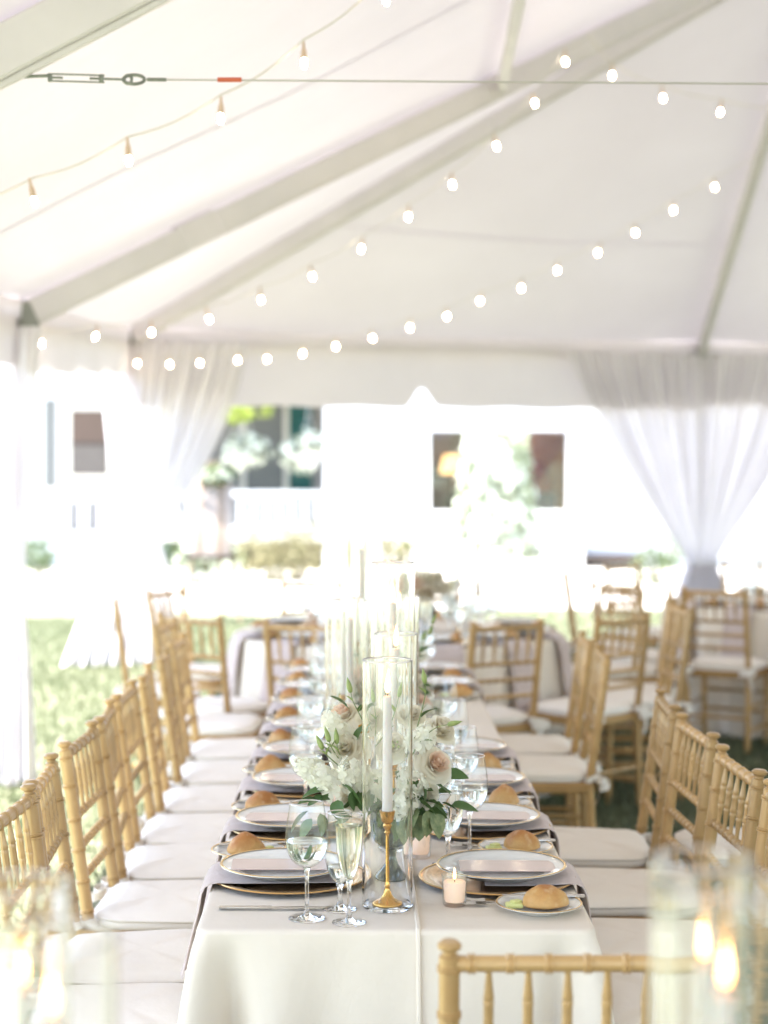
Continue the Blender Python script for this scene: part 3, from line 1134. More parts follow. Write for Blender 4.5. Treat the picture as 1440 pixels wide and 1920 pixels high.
def rect_cloth(rect, seed, drop, amp=0.026, flare=0.03, corner=0.10):
    x0, x1, y0, y1, z = rect
    r = random.Random(seed)
    cr = 0.03
    hx, hy = (x1 - x0) / 2, (y1 - y0) / 2
    ph = [r.uniform(0, 6.28) for _ in range(8)]
    # perimeter points
    per = []
    def arc(cx, cy, a0):
        for k in range(13):
            a = a0 + PI / 2 * k / 12
            per.append((cx + cr * math.cos(a), cy + cr * math.sin(a), math.cos(a), math.sin(a), math.sin(PI * k / 12)))
    def side(p, q, nx, ny, n):
        for k in range(1, n):
            t = k / n
            per.append((p[0] + (q[0] - p[0]) * t, p[1] + (q[1] - p[1]) * t, nx, ny, 0))
    arc(hx - cr, hy - cr, 0)
    side((hx - cr, hy), (-hx + cr, hy), 0, 1, 60)
    arc(-hx + cr, hy - cr, PI / 2)
    side((-hx, hy - cr), (-hx, -hy + cr), -1, 0, int(70 * hy))
    arc(-hx + cr, -hy + cr, PI)
    side((-hx + cr, -hy), (hx - cr, -hy), 0, -1, 80)
    arc(hx - cr, -hy + cr, 1.5 * PI)
    side((hx, -hy + cr), (hx, hy - cr), 1, 0, int(70 * hy))
    cn = [i for i, p in enumerate(per) if p[4] > .99]
    s, ss = 0, []
    for i, p in enumerate(per):
        if i:
            s += math.hypot(p[0] - per[i - 1][0], p[1] - per[i - 1][1]) + 0.004
        ss.append(s)
    dist = [min(min(abs(q - ss[i]), ss[-1] - abs(q - ss[i])) for i in cn) for q in ss]
    def make(bm):
        rows = [(-.02, 0.0), (-.012, 0.0), (-.006, -.0010), (-.0015, -.004), (.0, -.010)]
        rows = [(o, zz) for o, zz in rows]
        nv = 26
        rings = []
        for o, zz in rows:
            rings.append([bm.verts.new((p[0] + p[2] * o, p[1] + p[3] * o, z + zz)) for p in per])
        for j in range(1, nv + 1):
            v = j / nv
            ring = []
            for p, q, dc in zip(per, ss, dist):
                f = amp * (v ** 0.8) * (math.sin(q * 14 + ph[0] + 1.2 * math.sin(q * 3.1 + ph[1])) + 0.7 * math.sin(q * 27 + ph[2] + 2 * v) * (0.4 + 0.6 * math.sin(q * 2.2 + ph[3])) )
                o = flare * v ** 0.8 + f + corner * math.exp(-(dc / .035) ** 2) * v ** 0.6
                o -= .17 * math.exp(-((dc - .10 - .05 * v) / .038) ** 2) * v ** .9
                # next to a corner the hanging cloth folds in behind it
                ring.append(bm.verts.new((p[0] + p[2] * o, p[1] + p[3] * o, z - .010 - (drop - .010) * v)))
            rings.append(ring)
        n = len(per)
        for a, b in zip(rings, rings[1:]):
            for k in range(n):
                bm.faces.new((a[k], a[(k + 1) % n], b[(k + 1) % n], b[k]))
        bm.faces.new(rings[0])
        for vtx in rings[0]:
            pass
    me = bmk(make, 'tablecloth', True, 70)
    return me, ((x0 + x1) / 2, (y0 + y1) / 2, 0)


def round_cloth(r0, z, drop, seed):
    r = random.Random(seed)
    ph = [r.uniform(0, 6.28) for _ in range(6)]
    def make(bm):
        n = 220
        rings = []
        prof = [(r0 * .5, 0), (r0 - .015, 0), (r0 - .005, -.001), (r0, -.006)]
        for rr, zz in prof:
            rings.append([bm.verts.new((rr * math.cos(2 * PI * k / n), rr * math.sin(2 * PI * k / n), z + zz)) for k in range(n)])
        for j in range(1, 17):
            v = j / 16
            ring = []
            for k in range(n):
                a = 2 * PI * k / n
                f = .035 * v ** .8 * (math.sin(a * 19 + ph[0] + 1.1 * math.sin(a * 3 + ph[1])) + .5 * math.sin(a * 31 + ph[2]))
                rr = r0 + .05 * v + f
                ring.append(bm.verts.new((rr * math.cos(a), rr * math.sin(a), z - .006 - (drop - .006) * v)))
            rings.append(ring)
        for a, b in zip(rings, rings[1:]):
            for k in range(n):
                bm.faces.new((a[k], a[(k + 1) % n], b[(k + 1) % n], b[k]))
        bm.faces.new(rings[0])
    return bmk(make, 'tablecloth', True, 70)


RECT = (TX0, TX1, TY0, TY1, TZ)
folding_table('banquet_table', 'long banquet table hidden under the ivory cloth with the candles', RECT)
me, loc = rect_cloth(RECT, 4, 0.735)
cl = tag(put('tablecloth', me, M['cloth'], None, loc), 'ivory cloth over the long set table, falling in folds to the grass', 'tablecloth', 'ivory tablecloths')
# hem of the overlapping upper cloth, along the table and down its near end
def hem_bm(bm):
    x, cy = .105 - loc[0], loc[1]
    pts = [(x, TY1 - .05 - cy, TZ + .001), (x, TY0 + .03 - cy, TZ + .001), (x, TY0 + .006 - cy, TZ - .001), (x, TY0 - .004 - cy, TZ - .012), (x + .001, TY0 - .022 - cy, TZ - .2), (x + .003, TY0 - .04 - cy, TZ - .45), (x + .006, TY0 - .045 - cy, .03)]
    tube(bm, pts, .0045, 6)
put('hem', bmk(hem_bm, 'hem'), M['cloth'], cl)


# ------------------------------------------------------------------ tableware
def lathe_mesh(name, prof, n=48, angle=35, closed=False):
    return bmk(lambda bm: lathe(bm, prof, n, closed=closed), name, True, angle)


def charger_mesh():
    return lathe_mesh('charger', [(0, .004), (.115, .004), (.122, .005), (.130, .009), (.163, .013), (.1655, .0125), (.165, .011), (.131, .006), (.120, .0015), (.0, .0015)], 72)


def dinner_mesh():
    return lathe_mesh('dinner', [(0, .007), (.085, .007), (.094, .0085), (.104, .014), (.112, .0170), (.134, .0220), (.1365, .0220), (.1365, .0207), (.113, .015), (.103, .0105), (.088, .0022), (.080, .0), (.076, .0015), (.0, .0020)], 72)


def rim_mesh(r, z, t):
    def make(bm):
        n = 72
        prof = [(r - t, z + .0006), (r, z + .0012), (r + .0010, z), (r, z - .0010)]
        lathe(bm, prof, n)
    return bmk(make, 'rim')


def bread_plate_mesh():
    return lathe_mesh('bread_plate', [(0, .007), (.050, .007), (.056, .0085), (.066, .0125), (.083, .0165), (.085, .0165), (.085, .0152), (.066, .0105), (.054, .002), (.048, 0), (.045, .001), (0, .0015)], 56)


def roll_mesh(seed):
    r = random.Random(seed)
    def make(bm):
        g = bmesh.ops.create_icosphere(bm, subdivisions=4, radius=1)
        ph = [r.uniform(0, 6.28) for _ in range(6)]
        ax, ay, az = r.uniform(.041, .047), r.uniform(.031, .036), r.uniform(.036, .041)
        for v in g['verts']:
            x, y, z = v.co
            k = 1 + .075 * math.sin(3 * x + ph[0]) * math.sin(2.5 * y + ph[1]) + .022 * math.sin(7 * x + ph[2]) * math.sin(6 * z + ph[3]) + .010 * math.sin(15 * x + ph[4]) * math.sin(13 * y + ph[5])
            nx, ny, nz = x * ax * k, y * ay * k, z * az * k
            nx *= 1 - .25 * max(0, z) ** 2
            ny *= 1 - .15 * max(0, z) ** 2
            if nz < 0:
                nz *= .28
            v.co = (nx, ny, nz + az * .28)
    return bmk(make, 'roll', True, 180)


def napkin_mesh(sign, seed, w=.20, inner=.20, edge=.165, drop=.20, flare=.035):
    """a folded napkin that runs from under the plate (x = 0 is the charger's centre) out over the table edge and hangs; sign gives the side"""
    r = random.Random(seed)
    ph = [r.uniform(0, 6.28) for _ in range(5)]
    th = .0055
    # path of the mid line: distance outward (o) and height (h) above the tabletop
    path = [(-.115 if sign < 0 else -.03, .0128), (0, .0128), (edge * .6, .0138), (edge * .92, .0165), (edge + .002, .015), (edge + .014, .008), (edge + .021, -.008), (edge + .024, -.03)]
    for k in range(1, 11):
        t = k / 10
        path.append((edge + .024 + flare * t ** 1.2, -.03 - (drop - .03) * t))
    def make(bm):
        rows = []
        nw = 12
        for i, (o, h) in enumerate(path):
            a = path[max(0, i - 1)]; b = path[min(len(path) - 1, i + 1)]
            tx, tz = b[0] - a[0], b[1] - a[1]
            ln = math.hypot(tx, tz)
            nx, nz = -tz / ln, tx / ln
            if nz < 0 and abs(nz) > .9:
                nx, nz = -nx, -nz
            hang = max(0, -h / drop)
            row_t, row_b = [], []
            for j in range(nw + 1):
                v = j / nw - .5
                ww = w * (1 + .05 * hang + .04 * math.sin(i * .7 + ph[0]))
                wob = .005 * hang * math.sin(v * 9 + ph[1]) + .0018 * math.sin(v * 14 + i * .5 + ph[2])
                edge_r = 1 - (abs(v) * 2) ** 8 * .7
                ox, oz = o + nx * wob, h + nz * wob
                y = v * ww + .006 * math.sin(i * .5 + ph[3])
                row_t.append(bm.verts.new((sign * (ox + nx * th / 2 * edge_r), y, oz + nz * th / 2 * edge_r)))
                row_b.append(bm.verts.new((sign * (ox - nx * th / 2 * edge_r), y, oz - nz * th / 2 * edge_r)))
            rows.append(row_t + row_b[::-1])
        m = len(rows[0])
        for a, b in zip(rows, rows[1:]):
            for k in range(m):
                bm.faces.new((a[k], a[(k + 1) % m], b[(k + 1) % m], b[k]))
        bm.faces.new(rows[0]); bm.faces.new(rows[-1])
    return bmk(make, 'napkin', True, 60)


def card_mesh():
    return bmk(lambda bm: box(bm, (0, 0, 0), (.200, .098, .0016), .0006, seg=1), 'card', True, 30)


def butter_mesh():
    def make(bm):
        box(bm, (0, 0, .006), (.034, .022, .010), .003)
        box(bm, (.004, .003, .0125), (.020, .016, .006), .002, Matrix.Rotation(.5, 3, 'Z'))
    return bmk(make, 'butter', True, 60)


def knife_mesh(L=.215):
    def make(bm):
        def hand(u, v):
            a = 2 * PI * u
            x = -.5 * L + v * L * .48
            w = .0052 + .0022 * math.cos(v * PI) ** 2
            return (x, math.cos(a) * w, .0042 + math.sin(a) * .0032)
        rings = grid(bm, hand, 12, 10, True)
        for r in (rings[0], rings[-1]):
            bm.faces.new(r)
        def blade(u, v):
            x = -.02 * L + v * L * .52
            w = (.0058 + .0022 * math.sin(v * 2.6)) * (1 if v < .8 else math.sqrt(max(0.02, 1 - ((v - .8) / .2) ** 2)))
            a = 2 * PI * u
            return (x, math.cos(a) * w + .001 * v, .0042 + math.sin(a) * .0009)
        rings = grid(bm, blade, 12, 16, True)
        for r in (rings[0], rings[-1]):
            bm.faces.new(r)
    return bmk(make, 'knife', True, 60)


def fork_mesh(L=.19):
    def make(bm):
        pts, rad = [], []
        for k in range(15):
            t = k / 14
            x = -.5 * L + t * L * .70
            z = .004 + .006 * math.sin(t * PI) * .5
            pts.append((x, 0, z)); rad.append(.0052 - .0030 * math.sin(min(1, t * 1.3) * PI * .5))
        tube(bm, pts, rad, 10, True, (1.0, .5))
        x0 = .20 * L
        def palm(u, v):
            return (x0 + v * .022, (u - .5) * (.010 + .012 * math.sin(v * PI / 2)), .0045 + .002 * math.sin(v * 2))
        grid(bm, palm, 6, 4)
        for j in range(4):
            y = (-1.5 + j) * .0058
            tube(bm, [(x0 + .020, y, .0060), (x0 + .040, y, .0052), (x0 + .058, y * .97, .0085)], [.0015, .0014, .0008], 6)
    return bmk(make, 'fork', True, 60)


# stemware: bowl (thin glass), stem and foot (solid glass), liquid inside
GLASS = {
    'wine': dict(h=.222, bowl=[(.0035, .098), (.010, .100), (.022, .106), (.033, .118), (.0395, .134), (.0415, .152), (.0400, .175), (.0365, .200), (.0330, .222)], fill=.150, foot=.036, stem=.0036, mat='water'),
    'goblet': dict(h=.180, bowl=[(.0040, .062), (.012, .065), (.022, .075), (.0305, .095), (.0345, .118), (.0350, .140), (.0330, .165), (.0310, .180)], fill=.158, foot=.035, stem=.0042, mat='water'),
    'flute': dict(h=.205, bowl=[(.0035, .082), (.009, .085), (.0145, .096), (.0205, .118), (.0245, .145), (.0268, .175), (.0275, .205)], fill=.186, foot=.033, stem=.0036, mat='champagne'),
    'tulip': dict(h=.190, bowl=[(.0040, .050), (.011, .054), (.021, .068), (.028, .090), (.0300, .110), (.0275, .145), (.0245, .170), (.0235, .190)], fill=.085, foot=.034, stem=.0042, mat='water'),
}


def bowl_r(b, z):
    for (r0, z0), (r1, z1) in zip(b, b[1:]):
        if z <= z1:
            return r0 + (r1 - r0) * (z - z0) / (z1 - z0)
    return b[-1][0]


def smooth_prof(b, k=4):
    """Catmull-Rom through the profile points"""
    out = []
    P = [b[0]] + b + [b[-1]]
    for i in range(1, len(P) - 2):
        for j in range(k):
            t = j / k
            out.append(tuple(.5 * ((2 * P[i][c]) + (-P[i - 1][c] + P[i + 1][c]) * t + (2 * P[i - 1][c] - 5 * P[i][c] + 4 * P[i + 1][c] - P[i + 2][c]) * t * t + (-P[i - 1][c] + 3 * P[i][c] - 3 * P[i + 1][c] + P[i + 2][c]) * t ** 3) for c in (0, 1)))
    out.append(b[-1])
    return out


def stemware(kind, loc, label, group, fill=True):
    g = GLASS[kind]
    names = {'wine': ('wine_glass', 'wine glass'), 'goblet': ('water_goblet', 'goblet'), 'flute': ('champagne_flute', 'flute'), 'tulip': ('tulip_glass', 'glass')}[kind]
    t = thing(names[0], label, names[1], loc, rng.uniform(0, 6), group)
    b = smooth_prof(g['bowl'])
    z0 = g['bowl'][0][1]
    def bowl(bm):
        lathe(bm, [(0, z0 + .0012)] + [(r, z + .0008) for r, z in b], 40)
    put('bowl', cached(kind + 'bowl', lambda: bmk(bowl, 'bowl', True, 60)), M['bowl_glass'], t)
    def rim(bm):
        r, z = b[-1]
        n = 40
        k = 6
        lathe(bm, [(r + .0011 * math.cos(2 * PI * i / k), z + .0012 + .0012 * math.sin(2 * PI * i / k)) for i in range(k)], n, closed=True)
    put('rim', cached(kind + 'rim', lambda: bmk(rim, 'rim', True, 80)), M['rim_glass'], t)
    def stem(bm):
        f, s = g['foot'], g['stem']
        lathe(bm, [(0, 0), (f * .97, 0), (f, .0008), (f * .97, .0020), (f * .60, .0032), (f * .30, .0052), (s * 1.7, .010), (s * 1.1, .020), (s, .035), (s * .95, z0 * .7), (s * 1.2, z0 - .008), (s * 1.9, z0), (0, z0)], 32)
    put('stem', cached(kind + 'stem', lambda: bmk(stem, 'stem', True, 50)), M['stem_glass'], t)
    if fill:
        def liquid(bm):
            top = g['fill']
            pr = [(max(0, r - .0014), z + .0016) for r, z in b if z < top - .002]
            rt = bowl_r(g['bowl'], top) - .0014
            lathe(bm, [(0, z0 + .003)] + pr[1:] + [(rt, top), (rt * .96, top - .0004), (0, top - .0006)], 40)
        put('champagne' if g['mat'] == 'champagne' else 'water', cached(kind + 'liq', lambda: bmk(liquid, 'liquid', True, 50)), M[g['mat']], t)
    return t


def setting(side, k, y, place):
    """everything laid at one seat; side -1 = pale-lawn side, +1 = dark-lawn side"""
    sd_ = 'pale-lawn' if side < 0 else 'dark-lawn'
    seat = '%s %s seat from the near end' % (ORD[place], sd_)
    cx = (-.152 if side < 0 else .285) + rng.uniform(-.006, .006)
    rz = rng.uniform(0, 6)
    j = lambda a: rng.uniform(-a, a)
    c = thing('charger_plate', 'gilt charger under plate and napkin, %s' % seat, 'charger', (cx, y, TZ), rz, 'gilt chargers on the long table')
    put('charger', cached('charger', charger_mesh), M['charger'], c)
    put('rim', cached('crim', lambda: rim_mesh(.164, .0128, .004)), M['gold'], c)
    edge = abs((TX0 if side < 0 else TX1) - cx) - .004
    n = put('napkin', napkin_mesh(side, 10 * k + (side > 0), edge=edge, w=.19 + j(.015), drop=.19 + j(.02)), M['napkin'], None, (cx, y + .02 + j(.01), TZ))
    tag(n, 'mauve-grey napkin hanging off the table edge, %s' % seat, 'napkin', 'mauve-grey napkins on the long table')
    px = cx + j(.006) + side * .008
    d = thing('dinner_plate', 'white gold-rimmed dinner plate, %s' % seat, 'plate', (px, y + j(.006), TZ + .0165), 0, 'dinner plates on the long table')
    put('dish', cached('dinner', dinner_mesh), M['china'], d)
    put('rim', cached('drim', lambda: rim_mesh(.1352, .0221, .0045)), M['gold'], d)
    m = put('menu_card', cached('card', card_mesh), M['card'], None, (px + side * .012, y + j(.006), TZ + .0165 + .0172), (0, R(j(.6)), R(j(4))))
    tag(m, 'blank blush menu card lying on the dinner plate, %s' % seat, 'menu card', 'blush menu cards on the long table')
    # bread plate to the sitter's left
    by = y - side * .285 + j(.006)
    bx = (TX0 + .085 if side < 0 else TX1 - .105) + j(.008)
    if side < 0:
        by = y + .225 + j(.006)
        bx = -.250 + j(.005)
    else:
        by = y - .245 + j(.008)
        bx = .348 + j(.006)
    b = thing('bread_plate', 'small gold-rimmed bread plate, %s' % seat, 'bread plate', (bx, by, TZ + .0005), 0, 'bread plates on the long table')
    put('dish', cached('bplate', bread_plate_mesh), M['china'], b)
    put('rim', cached('brim', lambda: rim_mesh(.0842, .0166, .0028)), M['gold'], b)
    ro = put('bread_roll', roll_mesh(k * 2 + (side > 0)), M['bread'], None, (bx + (.012 if side > 0 else -.004), by - (.026 if side < 0 else .012), TZ + .0085), (0, 0, R(j(25))))
    tag(ro, 'round golden bread roll on its plate, %s' % seat, 'bread roll', 'bread rolls on the long table')
    bu = put('butter_pat', cached('butter', butter_mesh), M['butter'], None, (bx + (-.050 if side > 0 else .042), by - .014, TZ + .0085), (0, 0, R(j(40))))
    tag(bu, 'pale green-yellow butter pat beside the roll, %s' % seat, 'butter', 'butter pats on the bread plates')
    kn = put('butter_knife', cached('bknife', lambda: knife_mesh(.165)), M['silver'], None, (bx + .012, by + .038, TZ + .0165), (0, R(-1), R(j(8) + (180 if side > 0 else 0))))
    tag(kn, 'butter knife across the bread plate, %s' % seat, 'butter knife', 'butter knives on the bread plates')
    # forks and knife lie along X, handles out
    for q in range(2):
        fy = y - side * (.180 + .026 * q)
        f = put('fork', cached('fork', fork_mesh), M['silver'], None, (cx + side * (.02 - .02 * q), fy, TZ + .001), (0, 0, (PI if side > 0 else 0) + R(j(4))))
        tag(f, '%s fork beside the bread plate, %s' % (('inner', 'outer')[q], seat), 'fork', 'forks on the long table')
    kk = put('table_knife', cached('knife', knife_mesh), M['silver'], None, (cx + side * .02, y + side * .195 - (.05 if side < 0 else 0), TZ + .001), (0, 0, (PI if side > 0 else 0) + R(j(3))))
    tag(kk, 'silver table knife beside the charger, %s' % seat, 'table knife', 'table knives on the long table')


LY = [3.715, 4.215, 4.73, 5.22, 5.71, 6.20, 6.68, 7.16]
RY = {0: 3.705, 1: 4.225, 2: 4.73, 3: 5.25, 4: 6.78, 5: 7.25}
for k, y in enumerate(LY):
    setting(-1, k, y, k)
for k, y in RY.items():
    setting(1, k, y, k)

GG = 'stemware on the long table'
def gl(kind, x, y, label):
    stemware(kind, (x, y, TZ + .0005), label, GG)
gl('wine', -.108, 3.405, 'tall wine glass nearest the table end, half full of water')
gl('tulip', -.045, 3.475, 'narrow tulip glass between the near wine glass and the champagne flute')
gl('flute', -.026, 3.375, 'champagne flute filled with pale wine at the near table end')
gl('goblet', .187, 3.86, 'full water goblet beside the votive behind the near candle cylinder')
gl('wine', .240, 3.95, 'wine glass behind the full goblet near the blush rose')
for k in range(2, 8):
    y = 3.40 + .49 * k
    gl('wine', -.150 + rng.uniform(-.012, .012), y + rng.uniform(-.03, .02), 'wine glass by the %s place from the near end, pale-lawn side' % ORD[k])
    gl('flute', -.070 + rng.uniform(-.012, .012), y + .07 + rng.uniform(-.02, .02), 'champagne flute by the %s place from the near end, pale-lawn side' % ORD[k])
for k, y in ((1, 4.37), (2, 4.86), (3, 5.36), (4, 6.88), (5, 7.36)):
    gl('wine', .250 + rng.uniform(-.012, .012), y, 'wine glass by the %s place from the near end, dark-lawn side' % ORD[k])
    gl('goblet', .195 + rng.uniform(-.012, .012), y - .06, 'water goblet by the %s place from the near end, dark-lawn side' % ORD[k])


# ------------------------------------------------------------------ candles
def cylinder_mesh(r, h):
    def make(bm):
        lathe(bm, [(0, .006), (r - .006, .006), (r - .0024, .010), (r - .0022, h), (r, h), (r, .004), (r - .004, 0), (0, 0)], 64)
    return bmk(make, 'wall', True, 40)


def lip_mesh(r, h):
    k = 8
    return bmk(lambda bm: lathe(bm, [(r - .0015 + .0019 * math.cos(2 * PI * i / k), h + .0019 * math.sin(2 * PI * i / k)) for i in range(k)], 64, closed=True), 'lip', True, 80)


def flame_mesh(s=1.0):
    prof = [(0, 0), (.0030, .002), (.0052, .007), (.0060, .013), (.0054, .021), (.0038, .031), (.0018, .041), (0, .050)]
    return lathe_mesh('flame', [(r * s, z * s) for r, z in prof], 14, 180)


def candlestick_mesh(h):
    p = [(0, 0), (.030, 0), (.0305, .002), (.029, .0045), (.022, .0075), (.014, .012), (.0085, .020), (.0055, .030), (.0048, .034), (.0060, .036), (.0046, .039), (.0036, .046),
         (.0034, h - .050), (.0036, h - .046), (.0065, h - .043), (.0045, h - .039), (.0070, h - .034), (.0095, h - .029), (.0075, h - .025), (.0120, h - .020), (.0150, h - .004), (.0162, h), (.0120, h + .0005), (.0110, h - .012), (0, h - .012)]
    return lathe_mesh('candlestick', p, 36, 50)


def taper_mesh(h):
    return lathe_mesh('taper', [(0, 0), (.0105, 0), (.0108, .01), (.0094, h * .6), (.0085, h - .006), (.0078, h - .001), (.0052, h), (0, h - .002)], 24, 50)


CG = 'glass cylinders round the taper candles'
def candle_set(x, y, z, r, h, stick, taper, where, real=False, flame_scale=1.0):
    key = '%.3f_%.3f' % (r, h)
    c = thing('glass_cylinder', 'clear glass candle cylinder, %s' % where, 'candle cylinder', (x, y, z + .0006), 0, CG)
    put('wall', cached('cyl' + key + str(real), lambda: cylinder_mesh(r, h)), M['clear_glass'], c)
    put('lip', cached('lip' + key, lambda: lip_mesh(r, h)), M['rim_glass'], c)
    s = put('candlestick', cached('stick%.3f' % stick, lambda: candlestick_mesh(stick)), M['brass'], None, (x, y, z + .007))
    tag(s, 'slim brass candlestick with round foot, %s' % where, 'candlestick', 'brass candlesticks inside the cylinders')
    zt = z + .007 + stick - .012
    t = thing('taper_candle', 'lit ivory taper candle, %s' % where, 'candle', (x, y, zt), 0, 'lit ivory taper candles')
    put('wax', cached('taper%.3f' % taper, lambda: taper_mesh(taper)), M['wax'], t)
    put('wick', cached('wick', lambda: bmk(lambda bm: tube(bm, [(0, 0, 0), (.0006, 0, .006), (.002, 0, .011)], .0008, 6), 'wick')), M['wick'], t, (0, 0, taper - .002))
    put('flame', cached('flame%.1f' % flame_scale, lambda: flame_mesh(flame_scale)), M['flame'], t, (0, 0, taper + .005), (R(rng.uniform(-3, 3)), R(rng.uniform(-3, 3)), 0))


candle_set(.049, 3.49, TZ, .0500, .490, .185, .240, 'at the near end of the long table', True)
candle_set(.076, 4.02, TZ, .0500, .490, .200, .262, 'just behind the nearest one, with a lower rim', True)
candle_set(.072, 4.22, TZ, .0530, .640, .260, .290, 'tall one behind the first flower bowl', True)
candle_set(-.035, 4.78, TZ, .0500, .505, .200, .262, 'beyond the first flower bowl on the pale-lawn side', True)
candle_set(.110, 4.98, TZ, .0500, .500, .200, .265, 'before the second flower bowl on the dark-lawn side')
candle_set(-.005, 5.55, TZ, .0530, .690, .310, .300, 'tallest-looking one behind the second flower bowl')
candle_set(.085, 6.05, TZ, .0500, .530, .230, .265, 'between the second and third flower bowls')
candle_set(-.060, 5.10, TZ, .0480, .490, .200, .255, 'slim one between the first two flower bowls, pale-lawn side')
candle_set(.020, 6.95, TZ, .0530, .640, .290, .290, 'at the far end of the long table')


def votive(x, y, z, where, r=.0245, h=.062):
    g = thing('votive_glass', 'small clear votive glass, %s' % where, 'votive glass', (x, y, z + .0006), 0, 'votive glasses')
    put('cup', cached('vcup', lambda: lathe_mesh('cup', [(0, .008), (r - .005, .008), (r - .003, .012), (r + .0005, h), (r + .0025, h), (r - .001, .003), (r - .004, 0), (0, 0)], 32, 45)), M['bowl_glass'], g)
    c = thing('votive_candle', 'lit blush votive candle in its glass, %s' % where, 'votive candle', (x, y, z + .0090), 0, 'lit votive candles')
    put('wax', cached('vwax', lambda: lathe_mesh('wax', [(0, 0), (.0185, 0), (.0205, .004), (.0225, .038), (.021, .040), (.012, .039), (0, .038)], 28, 60)), M['votive_wax'], c)
    put('wick', MESH['wick'], M['wick'], c, (0, 0, .038))
    put('flame', cached('flame0.5', lambda: flame_mesh(.5)), M['flame'], c, (0, 0, .043))


votive(.183, 3.505, TZ, 'in front of the nearest gilt charger, dark-lawn side')
votive(.128, 3.93, TZ, 'behind the nearest candle cylinder by the goblet')
votive(-.060, 4.55, TZ, 'beside the first flower bowl, pale-lawn side')
votive(.16, 4.62, TZ, 'beyond the first flower bowl, dark-lawn side')
votive(-.03, 5.85, TZ, 'near the middle of the long table, pale-lawn side')
votive(.14, 6.5, TZ, 'near the far table end, dark-lawn side')


# ------------------------------------------------------------------ flowers
def rose_mesh(rad, seed, n=30, open_=1.0, part=(0.0, 1.0)):
    r = random.Random(seed)
    def make(bm):
        for i in range(n):
            t = i / (n - 1)
            phi = i * 2.39996 + r.uniform(-.25, .25)
            if not part[0] <= t < part[1] + 1e-6:
                continue
            Rb = rad * (.10 + .78 * t ** .85)
            H = rad * (1.05 - .35 * t) * r.uniform(.92, 1.08)
            lip = rad * (.05 + .42 * t * open_)
            droop = rad * .55 * max(0, t - .45) * open_
            half = 1.25 - .45 * t
            z_off = -rad * .35 * t
            ruff = r.uniform(0, 6)
            nu, nv = 6, 6
            vs = []
            for j in range(nv + 1):
                v = j / nv
                row = []
                for k in range(nu + 1):
                    u = k / nu * 2 - 1
                    rr = Rb * (1 - (1 - v) ** 2.2) + lip * max(0, v - .45) ** 2 * 2.6
                    z = H * v - droop * v ** 3 * 1.6 + z_off
                    edge = 1 - .22 * abs(u) ** 2.5 * v
                    wv = math.sin(PI * (.18 + .62 * v)) ** .6
                    a = phi + u * half * wv * (1.0 if t > .2 else 1.6)
                    rr += rad * .035 * v * math.sin(u * 4 + ruff)
                    z = z * edge + rad * .03 * v * math.sin(u * 6 + ruff * 2)
                    row.append(bm.verts.new((rr * math.cos(a), rr * math.sin(a), z)))
                vs.append(row)
            for j in range(nv):
                for k in range(nu):
                    bm.faces.new((vs[j][k], vs[j][k + 1], vs[j + 1][k + 1], vs[j + 1][k]))
    return bmk(make, 'rose', True, 180)


def floret_into(bm, c, nrm, s, r, petals=5):
    nrm = Vector(nrm).normalized()
    a = Vector((1, 0, 0)) if abs(nrm.x) < .8 else Vector((0, 1, 0))
    u = (a - nrm * a.dot(nrm)).normalized(); w = nrm.cross(u)
    c = Vector(c)
    off = r.uniform(0, 6)
    for k in range(petals):
        ang = off + 2 * PI * k / petals + r.uniform(-.15, .15)
        d = u * math.cos(ang) + w * math.sin(ang)
        sd2 = nrm.cross(d)
        L = s * r.uniform(.8, 1.1)
        pts = []
        for (x, y, z) in ((0, 0, 0), (.35, .22, .10), (.8, .42, .16 + r.uniform(-.1, .1)), (1.02, .18, .05), (1.0, -.15, .10), (.78, -.42, .16 + r.uniform(-.1, .1)), (.35, -.22, .10), (.6, 0, .04)):
            pts.append(bm.verts.new(c + d * x * L + sd2 * y * L + nrm * z * L))
        ctr = pts[7]
        ring = pts[:7]
        for i in range(7):
            bm.faces.new((ring[i], ring[(i + 1) % 7], ctr))


def stock_mesh(seed, L=.085, w=.026, n=16):
    """a spike of ruffled white florets round a stem (along +Z)"""
    r = random.Random(seed)
    def make(bm):
        for i in range(n):
            t = i / n
            a = i * 2.4
            rr = w * (1 - .55 * t)
            c = (math.cos(a) * rr, math.sin(a) * rr, L * t)
            nr = (math.cos(a), math.sin(a), .45)
            floret_into(bm, c, nr, .0225 * (1 - .35 * t), r)
            floret_into(bm, Vector(c) * .8 + Vector((0, 0, .004)), (nr[0], nr[1], .9), .014 * (1 - .3 * t), r, 4)
    return bmk(make, 'stock', True, 180)


def leaf_mesh(L=.045, w=.016, bend=.3, fold=.25):
    def make(bm):
        n = 7
        mid, lft, rgt = [], [], []
        for i in range(n + 1):
            t = i / n
            ww = w * math.sin(PI * t ** .75) ** .8
            z = -bend * L * t * t
            mid.append(bm.verts.new((0, L * t, z)))
            if 0 < i < n:
                lft.append(bm.verts.new((-ww, L * t, z + fold * ww)))
                rgt.append(bm.verts.new((ww, L * t, z + fold * ww)))
        for S, flip in ((lft, False), (rgt, True)):
            bm.faces.new((mid[0], S[0], mid[1]))
            for i in range(len(S) - 1):
                bm.faces.new((mid[i + 1], S[i], S[i + 1], mid[i + 2]))
            bm.faces.new((mid[n - 1], S[-1], mid[n]))
    return bmk(make, 'leaf', True, 180)


def aim(d, roll=0.0, axis='Z'):
    return (Vector(d).to_track_quat(axis, 'Y' if axis != 'Y' else 'Z').to_matrix().to_4x4() @ Matrix.Rotation(roll, 4, axis)).to_euler()


